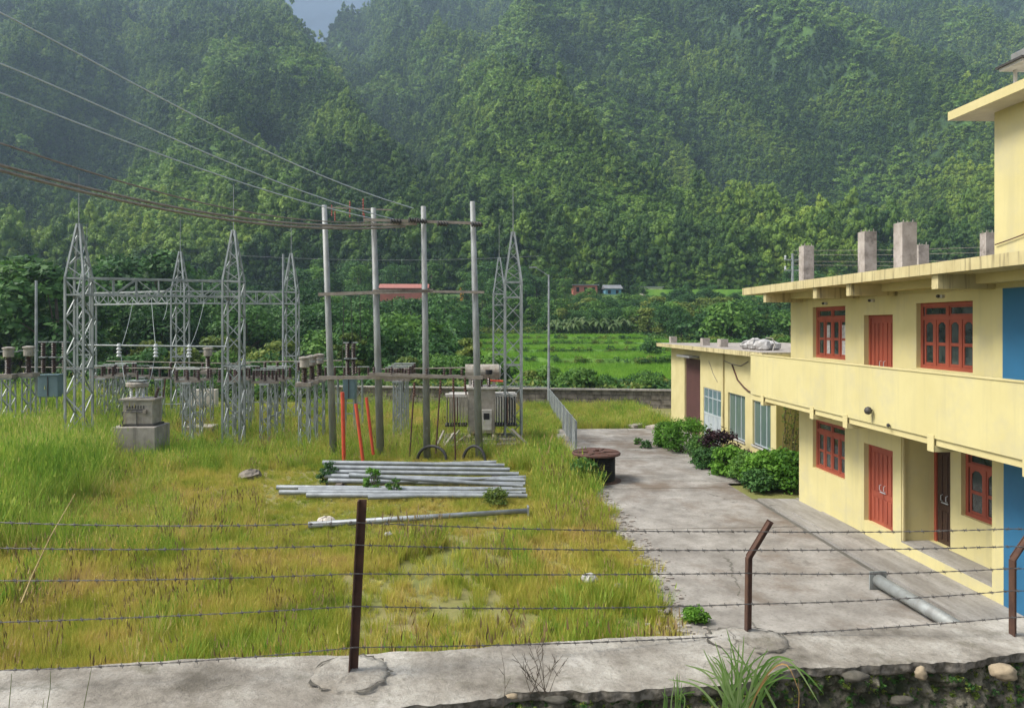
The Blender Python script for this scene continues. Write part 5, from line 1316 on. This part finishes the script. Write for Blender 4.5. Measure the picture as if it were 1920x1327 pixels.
V = np.stack([R2[0]*gx+F2[0]*gd, R2[1]*gx+F2[1]*gd, zt], -1).reshape(-1, 3); I = np.arange(V.shape[0]).reshape(gx.shape)
Fq = np.stack([I[:-1, :-1], I[:-1, 1:], I[1:, 1:], I[1:, :-1]], -1).reshape(-1, 4)[:, ::-1]
def coping_mat():
    m, nt, b = newmat('cracked_coping')
    n1 = noise_node(nt, 1.6, 9, rough=.66); c = ramp(nt, n1.outputs[0], [(.34, (.12, .105, .08)), (.45, (.25, .225, .185)), (.55, (.36, .335, .285)), (.66, (.50, .47, .415))]).outputs[0]
    n2 = noise_node(nt, 34, 6); c = mixc(nt, ramp(nt, n2.outputs[0], [(.5, (0,)), (.75, (.55,))]).outputs[0], c, (.14, .12, .10))
    n3 = noise_node(nt, 3.2, 9, rough=.75, seed=2); c = mixc(nt, ramp(nt, n3.outputs[0], [(.56, (0,)), (.7, (.8,))]).outputs[0], c, (.12, .11, .07))
    g = N(nt, 'ShaderNodeNewGeometry'); vo = N(nt, 'ShaderNodeTexVoronoi', feature='DISTANCE_TO_EDGE'); vo.inputs['Scale'].default_value = .6
    dn = noise_node(nt, 3, 8, rough=.7); ad = N(nt, 'ShaderNodeMix', data_type='VECTOR'); ad.inputs[0].default_value = .22
    nt.links.new(g.outputs['Position'], ad.inputs[4]); nt.links.new(dn.outputs['Color'], ad.inputs[5]); nt.links.new(ad.outputs[1], vo.inputs['Vector'])
    ck = ramp(nt, vo.outputs['Distance'], [(.0, (1,)), (.004, (0,))]); mk = ramp(nt, noise_node(nt, .9, 3, seed=6).outputs[0], [(.5, (0,)), (.6, (.85,))])
    c = mixc(nt, mixc(nt, ck.outputs[0], (0, 0, 0), mk.outputs[0]), c, (.05, .045, .035))
    n4 = noise_node(nt, 120, 3, seed=8); c = mixc(nt, ramp(nt, n4.outputs[0], [(.62, (0,)), (.7, (.6,))]).outputs[0], c, (.09, .08, .065))
    nt.links.new(c, b.inputs['Base Color']); b.inputs['Roughness'].default_value = .93
    bp = N(nt, 'ShaderNodeBump'); bp.inputs['Strength'].default_value = .9; bp.inputs['Distance'].default_value = .02
    nb_ = noise_node(nt, 26, 9, rough=.7); nt.links.new(nb_.outputs[0], bp.inputs['Height']); nt.links.new(bp.outputs[0], b.inputs['Normal'])
    return m
CP = coping_mat()
rw = empty('retaining_wall', W(0, 4.8, 2.3), 'cracked grey concrete topped rubble retaining wall across the foreground', 'wall')
def npobj(name, V, Fq, m, root, smooth=True):
    o = origin_of(root); return link(name, npmesh(name, np.asarray(V)-np.array(o), Fq, m, smooth), root)
npobj('coping', V, Fq, CP, rw)
mb = MB()
for i in range(len(US)-1):
    a, b_ = US[i], US[i+1]; p = [W(a, bk[i], wtop(a)-.01), W(b_, bk[i+1], wtop(b_)-.01), W(b_, bk[i+1]+.02, -.1), W(a, bk[i]+.02, -.1)]; mb.add(p, [(0, 1, 2, 3)])
mb.build('yard_face', MT['concrete'], rw)
UF = np.concatenate([np.linspace(-9, -1.6, 80), np.linspace(-1.58, 4.2, 420), np.linspace(4.25, 9, 60)]); frF = np.interp(UF, US, fr_)
NF = 90; gx, gt = np.meshgrid(UF, np.linspace(0, 1, NF)**1.3, indexing='ij')
zf = wtop(gx)-.055-gt*1.15
wx = gx+.10*(fbm(gx*6, zf*6, 51)-.5); wz = zf+.10*(fbm(gx*6, zf*6, 52)-.5)
cx_, cz_ = np.floor(wx*6.5), np.floor(wz*8.5); best = np.full(gx.shape, 9.0); hid = np.zeros(gx.shape)
for di in (-1, 0, 1):
    for dj in (-1, 0, 1):
        qx = cx_+di+.15+.7*_hash(cx_+di, cz_+dj, 91); qz = cz_+dj+.15+.7*_hash(cx_+di, cz_+dj, 92)
        ds_ = np.hypot(wx*6.5-qx, wz*8.5-qz); m2 = ds_ < best; hid = np.where(m2, _hash(cx_+di, cz_+dj, 93), hid); best = np.where(m2, ds_, best)
bul = .05*np.sqrt(np.clip(1-(best/.62)**2, 0, 1))*(.4+hid)+.12*(fbm(gx*4.2, zf*5.2, 46)-.5)+.10*(fbm(gx*16, zf*18, 47)-.5)+.035*(fbm(gx*50, zf*50, 48)-.5); bul *= np.clip(gt*14, 0, 1)
gd = frF[:, None]+.035-gt*.28+.05*np.clip(gt*8, 0, 1)-bul
V = np.stack([R2[0]*gx+F2[0]*gd, R2[1]*gx+F2[1]*gd, zf], -1).reshape(-1, 3); I = np.arange(V.shape[0]).reshape(gx.shape)
Fq = np.stack([I[:-1, :-1], I[:-1, 1:], I[1:, 1:], I[1:, :-1]], -1).reshape(-1, 4)[:, ::-1]
gx2, gt2 = np.meshgrid(US, np.linspace(0, 1, 9), indexing='ij')
dz_ = .050+.03*vnoise(gx2*9, gx2*0, 58)+.02*vnoise(gx2*27, gx2*0, 59)
gd2 = fr_[:, None]-.004+.016*(fbm(gx2*14, gt2*2.5+5, 57)-.5)*np.clip(gt2*4, 0, 1)+.03*np.clip((gt2-.8)/.2, 0, 1)
z2 = wtop(gx2)+.022*(fbm(gx2*1.6, fr_[:, None]*1.6, 44)-.5)+.014*(fbm(gx2*9, fr_[:, None]*9, 45)-.5)-.006-gt2*dz_
V_ = np.stack([R2[0]*gx2+F2[0]*gd2, R2[1]*gx2+F2[1]*gd2, z2], -1).reshape(-1, 3); I_ = np.arange(V_.shape[0]).reshape(gx2.shape)
npobj('coping_edge', V_, np.stack([I_[:-1, :-1], I_[:-1, 1:], I_[1:, 1:], I_[1:, :-1]], -1).reshape(-1, 4)[:, ::-1], mat('broken_concrete_edge', (.20, .18, .15), (.07, .062, .045), 14, .95, bump=.8, bscale=50, bdist=.01, lo=.4, hi=.6), rw)
RUB = mat('mossy_rubble', (.05, .048, .03), (.30, .27, .20), 9, .97, bump=1.0, bscale=60, bdist=.02, lo=.44, hi=.68, blotch=(.025, .035, .012), blotch_scale=4, blotch_pos=(.5, .65))
npobj('rubble_face', V, Fq, RUB, rw)
qi = np.arange(1500); qu = np.random.default_rng(3).uniform(-1.2, 4.1, 1500); qt = np.random.default_rng(4).uniform(.0, 1, 1500)**1.4*.45
ju = np.clip(np.searchsorted(UF, qu), 0, len(UF)-1); jt = np.clip((qt**(1/1.3)*(NF-1)).astype(int), 0, NF-1)
qp = np.asarray(V).reshape(len(UF), NF, 3)[ju, jt]
V3, F3, L3 = crown(220, 1.0, .8, 7, 14, .20, .0, .5); mk_ = [npmesh('moss_kind', V3, F3, LEAF_YEL), npmesh('moss_kind', V3, F3, LEAF_DARK)]
scatter('moss', qp-np.array([0, 0, .01]), np.random.default_rng(5).uniform(0, 6, 1500), np.random.default_rng(6).uniform(.008, .035, 1500), np.random.default_rng(7).integers(0, 2, 1500), mk_, 'moss and tiny weeds growing on the rubble face of the retaining wall', .5)
def rock(px, py, d, s, m, seed, sq=(1, .8, .7)):
    r = np.random.default_rng(seed); import bmesh
    bm = bmesh.new(); bmesh.ops.create_icosphere(bm, subdivisions=3, radius=1)
    c = P(px, py, d)
    for v_ in bm.verts:
        k = 1+.35*(float(fbm(v_.co.x*1.1+seed, v_.co.y*1.1+v_.co.z, seed))-.5)*1.6+.22*(float(vnoise(v_.co.x*4+seed, v_.co.z*4, 3))-.5); v_.co = v_.co*k*s; v_.co.x *= sq[0]; v_.co.y *= sq[1]; v_.co.z *= sq[2]; v_.co += Vector(c)
    mb = MB(); mb.v = [tuple(v_.co) for v_ in bm.verts]; mb.f = [tuple(q_.index for q_ in f_.verts) for f_ in bm.faces]; bm.free()
    return mb.build('stone', m, rw, smooth=True)
PALE = mat('pale_stone', (.36, .29, .19), (.18, .14, .09), 9, .9, bump=.4, bscale=60, bdist=.005); MIDS = mat('grey_stone', (.10, .09, .07), (.045, .042, .03), 14, .9, bump=.5, bscale=50)
for px, py, d_, s_, m_, sd, sq in ((1881, 1259, 4.97, .082, PALE, 1, (1.1, .8, .66)), (1603, 1268, 4.85, .065, MIDS, 2, (1.3, .7, .5)), (1727, 1262, 4.92, .042, PALE, 3, (1, .8, 1)), (1045, 1312, 4.33, .05, MIDS, 7, (1.3, .7, .4)), (960, 1305, 4.30, .03, PALE, 8, (1.2, .7, .5)),
        (1240, 1308, 4.62, .08, MIDS, 9, (1.3, .6, .6)), (1690, 1312, 4.90, .06, MIDS, 11, (1.4, .7, .5))):
    rock(px, py, d_, s_, m_, sd, sq)
# mortar collars at the posts
def collar(px, py, d_, r0, seed, sx=1.0):
    r = np.random.default_rng(seed); n_ = 40; c = Vector(P(px, py, d_)); c.z = wtop((px-960)/FPX*d_)+.006; vs = [tuple(c+Vector((0, 0, .012)))]; rings = [(.35, .010), (.8, .008), (.97, .002), (1.0, -.03)]
    ph = [1+.12*float(fbm(math.cos(2*math.pi*j/n_)*2+seed, math.sin(2*math.pi*j/n_)*2, 5)-.5)*2+.03*r.normal() for j in range(n_)]
    for q_, z_ in rings:
        for j in range(n_):
            t = 2*math.pi*j/n_; vs.append((c.x+r0*sx*q_*ph[j]*math.cos(t), c.y+r0*q_*ph[j]*math.sin(t), c.z+z_+.004*r.normal()))
    fs = [(0, 1+j, 1+(j+1) % n_) for j in range(n_)]
    for k_ in range(3):
        for j in range(n_): a = 1+k_*n_; fs.append((a+j, a+n_+j, a+n_+(j+1) % n_, a+(j+1) % n_))
    mb = MB(); mb.add(vs, fs)
    g1 = []; k0 = 1+2*n_
    for q_ in (1.0, 1.09):
        for j in range(n_):
            v_ = Vector(vs[k0+j]); e_ = c+(v_-c)*(1.0+(max(0, .035+.04*r.normal()+.05*math.sin(j*.7+seed)) if q_ > 1 else 0)); g1.append((e_.x, e_.y, c.z+.010))
    MB().add(g1, [(j, n_+j, n_+(j+1) % n_, (j+1) % n_) for j in range(n_)]).build('mortar_gap', mat('gap_dirt', (.05, .045, .035), (.10, .09, .07), 20, .95), rw)
    return mb.build('mortar_collar', CP, rw, smooth=True)
collar(657, 1258, 4.58, .24, 3); collar(1402, 1212, 5.25, .22, 4, 1.3)
# ground on the camera side
mb = MB(); vs = []
for i in range(len(US)): vs += [W(US[i], fr_[i]-.15, wtop(US[i])-1.05), W(US[i]*1.5, -9, 1.9)]
mb.add(vs, [(2*i, 2*i+1, 2*i+3, 2*i+2) for i in range(len(US)-1)])
tag(mb.build('embankment', mat('bank_soil', (.10, .08, .05), (.06, .06, .025), 3, .95, bump=.8, bscale=12, bdist=.03)), kind='structure')

# ------------------------------------------------------------------ barbed wire fence
def angle_iron(pts_, w_, t=.006, face=(0, -1)):
    mb = MB()
    for a, b_ in zip(pts_[:-1], pts_[1:]):
        a = Vector(a); b_ = Vector(b_)
        mb.bar(a, b_, w_, t); sx = Vector((w_/2-t/2, w_/2, 0)); mb.bar(a+sx, b_+sx, t, w_)
    return mb
posts = [(660, 1262, 4.6), (1400, 1203, 5.4), (1900, 1196, 5.5)]
pm = angle_iron([P(655, 1262, 4.6), P(672, 938, 4.6)], .052, .007).build('post', MT['rust']); pm.name = 'fence_post'
tag(pm, 'straight dark brown iron post set in a round mortar patch, left of centre', 'post', 'barbed wire fence posts')
pm = angle_iron([P(1399, 1206, 5.4), P(1401, 1046, 5.4), P(1442, 978, 5.4)], .052, .008).build('fence_post', MT['rust'])
tag(pm, 'bent rusty iron post with its arm leaning right, in front of the concrete yard', 'post', 'barbed wire fence posts')
pm = angle_iron([P(1898, 1196, 5.5), P(1898, 1050, 5.5), P(1932, 1000, 5.5)], .056, .008).build('fence_post', MT['rust'])
tag(pm, 'bent rusty iron post at the right edge in front of the blue wall', 'post', 'barbed wire fence posts')
ROWS = [(978, 979, 979, 996, 991, 990), (1030, 1027, 1021, 1031, 1024, 1021), (1095, 1088, 1075, 1074, 1065, 1060), (1190, 1166, 1136, 1132, 1107, 1098), (1295, 1256, 1213, 1190, 1157, 1142)]
PXS = [-300, 0, 664, 1401, 1899, 2150]; DS = [4.12, 4.28, 4.555, 5.36, 5.46, 5.6]
def interp(xs, ys, x):
    return float(np.interp(x, xs, ys))
WIRE = mat('barbed_wire_steel', (.16, .155, .15), (.08, .07, .06), 30, .6, metal=.4)
for w_i, row in enumerate(ROWS):
    P3 = [Vector(P(a, b_, c)) for a, b_, c in zip(PXS, row, DS)]; path = []
    for i in range(len(P3)-1):
        L = (P3[i+1]-P3[i]).length; n_ = int(L/.02); sag = (.012+.006*((w_i*7+i*3) % 4))*(1 if i not in (1,) else 1)
        if i == 0: sag = 0
        for j in range(n_):
            t = j/n_; p = P3[i].lerp(P3[i+1], t); p = p-Vector((0, 0, sag*4*t*(1-t)*.7)); path.append(p)
    path.append(P3[-1])
    sA, sB, acc = [], [], 0
    for i, p in enumerate(path):
        dv_ = (path[min(i+1, len(path)-1)]-path[max(i-1, 0)]).normalized(); a = Vector((0, 0, 1)); b2 = dv_.cross(a)
        ph = i*.9; o = (a*math.cos(ph)+b2*math.sin(ph))*.0026; sA.append(p+o); sB.append(p-o)
    mb = MB().tube(sA, .0022, 4); mb.tube(sB, .0022, 4)
    wo = mb.build('barbed_wire', WIRE); tag(wo, ['topmost', 'second from the top', 'middle', 'second from the bottom', 'lowest'][w_i]+' strand of the barbed wire fence in the foreground', 'barbed wire', 'barbed wire strands')
    rr = random.Random(w_i); k = 3+w_i
    while k < len(path)-4:
        bb = MB(); p = path[k]; dv_ = (path[k+1]-path[k]).normalized(); s_ = rr.uniform(0, 3)
        for m_ in range(2):
            t = s_+m_*1.5; o = Vector((0, 0, 1))*math.cos(t)+dv_.cross(Vector((0, 0, 1)))*math.sin(t)
            bb.bar(p-o*.016-dv_*.006, p+o*.016+dv_*.006, .0028)
        bb.tube([p-dv_*.009, p+dv_*.009], .0058, 6); k += 5+int(rr.random()*2)
        bb.build('barb', WIRE, wo, loc=tuple(p))

# ------------------------------------------------------------------ foreground weeds
def blades(name, root_p, specs, m, label, cat):
    """specs: list of pixel polylines with depth"""
    ro = empty(name, P(*root_p), label, cat); mb = MB()
    for pl_, w_ in specs:
        c = [Vector(P(*q_)) for q_ in pl_]; pts2 = []
        for i in range(13):
            t = i/12*(len(c)-1); k = min(int(t), len(c)-2); f_ = t-k
            p0 = c[max(k-1, 0)]; p1 = c[k]; p2 = c[k+1]; p3 = c[min(k+2, len(c)-1)]
            pts2.append(.5*((2*p1)+(p2-p0)*f_+(2*p0-5*p1+4*p2-p3)*f_*f_+(3*p1-p0-3*p2+p3)*f_**3))
        vs = []
        for i, p in enumerate(pts2):
            t = i/12; dv_ = (pts2[min(i+1, 12)]-pts2[max(i-1, 0)]).normalized(); sd = dv_.cross(Vector((.25, -1, .3))).normalized()
            ww = w_*(min(1, t*5+.5))*(1-t)**.6+.0004; vs += [p-sd*ww, p+Vector((0, .3*ww, 0)), p+sd*ww]
        fs = []
        for i in range(12): fs += [(3*i, 3*i+1, 3*i+4, 3*i+3), (3*i+1, 3*i+2, 3*i+5, 3*i+4)]
        mb.add(vs, fs)
    mb.build('blades', m, ro, smooth=True); return ro
LEMON = leafmat('lush_blades', [(.2, (.14, .28, .06)), (.5, (.26, .42, .11)), (.8, (.45, .56, .25))], 3, .4, .5, .1, .45)
rr = random.Random(12); sp_ = []
for i in range(34):
    bx = 1385+rr.gauss(0, 22); tip = 1375+rr.gauss(0, 62); ty_ = 1215+abs(tip-1375)*.55+rr.uniform(-35, 35); d0 = 4.55+rr.uniform(-.06, .06)
    mid_ = (bx*.55+tip*.45+rr.uniform(-5, 5), (1345+ty_)/2-rr.uniform(10, 35), d0)
    sp_.append(([(bx, 1345, d0), mid_, (tip, ty_, d0-.05*rr.random())], .0085))
for tx_, ty2, mx, my in ((1362, 1177, 1382, 1255), (1395, 1190, 1390, 1260), (1536, 1318, 1468, 1235), (1490, 1238, 1440, 1238), (1318, 1215, 1345, 1270), (1340, 1200, 1362, 1270), (1440, 1215, 1415, 1265), (1545, 1300, 1480, 1250)):
    sp_.append(([(1388+rr.uniform(-15, 15), 1340, 4.5), (mx, my, 4.48), (tx_, ty2, 4.45)], .010))
blades('grass_clump', (1388, 1340, 4.5), sp_, LEMON, 'clump of long bright green grass blades in front of the wall below the bent post', 'grass clump')
sp_ = []
for i in range(12):
    bx = 1262+rr.gauss(0, 14); sp_.append(([(bx, 1345, 4.4), (bx+rr.uniform(-4, 6), 1310, 4.4), (bx+rr.uniform(-10, 18), 1262+rr.uniform(-5, 40), 4.4)], .005))
blades('grass_clump', (1262, 1345, 4.4), sp_, LEMON, 'thin upright green blades at the bottom edge left of the big clump', 'grass clump')
sp_ = [([(1404, 1330, 4.5), (1440, 1262, 4.46), (1475, 1246, 4.44), (1500, 1300, 4.42)], .006), ([(1400, 1335, 4.5), (1425, 1290, 4.46), (1445, 1262, 4.44)], .005), ([(1495, 1345, 4.5), (1498, 1310, 4.5), (1497, 1270, 4.48)], .004)]
blades('dry_grass_clump', (1404, 1330, 4.5), sp_, mat('dead_grass', (.55, .33, .12), (.42, .25, .08), 9, .8), 'few dead orange blades among the bright green clump', 'dry grass')
def twig(name, stems, label, m=STALK, r_=.0022, heads=True):
    ro = empty(name, P(*stems[0][0]), label, 'dry weed'); mb = MB()
    for st_ in stems: mb.tube([P(*q_) for q_ in st_], r_, 5, r_*.5)
    mb.build('stem', m, ro); return ro
rr = random.Random(77); stems = []
for i in range(12):
    bx = 1008+rr.uniform(-18, 22); tx_ = 1008+rr.uniform(-55, 62); ty_ = 1200+rr.uniform(-8, 60)
    stems.append([(bx, 1300, 4.25), ((bx+tx_)/2+rr.uniform(-4, 4), (1300+ty_)/2, 4.24), (tx_, ty_, 4.22)])
    for q_ in range(3):
        t = rr.uniform(.4, .9); cx = bx+(tx_-bx)*t; cy = 1300+(ty_-1300)*t; stems.append([(cx, cy, 4.24), (cx+rr.uniform(-12, 12), cy-rr.uniform(6, 18), 4.23)])
twig('dry_weed', stems, 'bare branching twigs of a dead weed on the wall edge near the centre', MT['bark'], .0022)
stems = [[(943, 1330, 4.2), (947, 1290, 4.2), (945, 1250, 4.2), (940, 1222, 4.2)], [(947, 1290, 4.2), (957, 1270, 4.2)], [(945, 1265, 4.2), (935, 1252, 4.2)]]
twig('dry_weed', stems, 'single thin twig left of the branching dead weed', MT['bark'], .002)
stems = [[(15, 1345, 3.9), (20, 1290, 3.9), (22, 1262, 3.9)], [(85, 1345, 3.9), (94, 1290, 3.9), (95, 1258, 3.9)], [(153, 1345, 3.9), (164, 1290, 3.9), (172, 1250, 3.9)], [(78, 1345, 3.9), (82, 1310, 3.9)]]
twig('thin_stalks', stems, 'sparse thin green stalks in front of the wall at the lower left', LEAF_YEL, .0022)
a_, b2_ = P(44, 1120, 12.6), P(141, 925, 13.6)
tag(MB().tube([P(40, 1130, 12.4), P(62, 1075, 12.7), P(95, 1005, 13.0), P(141, 925, 13.6)], .020, 6, .006).build('dry_stalk', STALK), 'long pale dry stalk leaning right in the grass at the far left', 'stalk')
tag(MB().tube([P(75, 1042, 12.8), P(68, 1030, 12.8), P(56, 1015, 12.8)], .010, 5, .004).build('dry_stalk', STALK), 'short dry stalk beside the long leaning one', 'stalk')

# ------------------------------------------------------------------ haze
hz = MB(); 
hz.box(-2000, 2000, -60, 2500, -6, 1150)
m, nt, b = newmat('haze_air'); nt.nodes.remove(b)
pv = N(nt, 'ShaderNodeVolumePrincipled'); pv.inputs['Color'].default_value = (.60, .78, 1.0, 1); pv.inputs['Density'].default_value = .00025; pv.inputs['Anisotropy'].default_value = .2
nt.links.new(pv.outputs[0], nt.nodes['Material Output'].inputs['Volume'])
tag(hz.build('haze', m), kind='stuff')
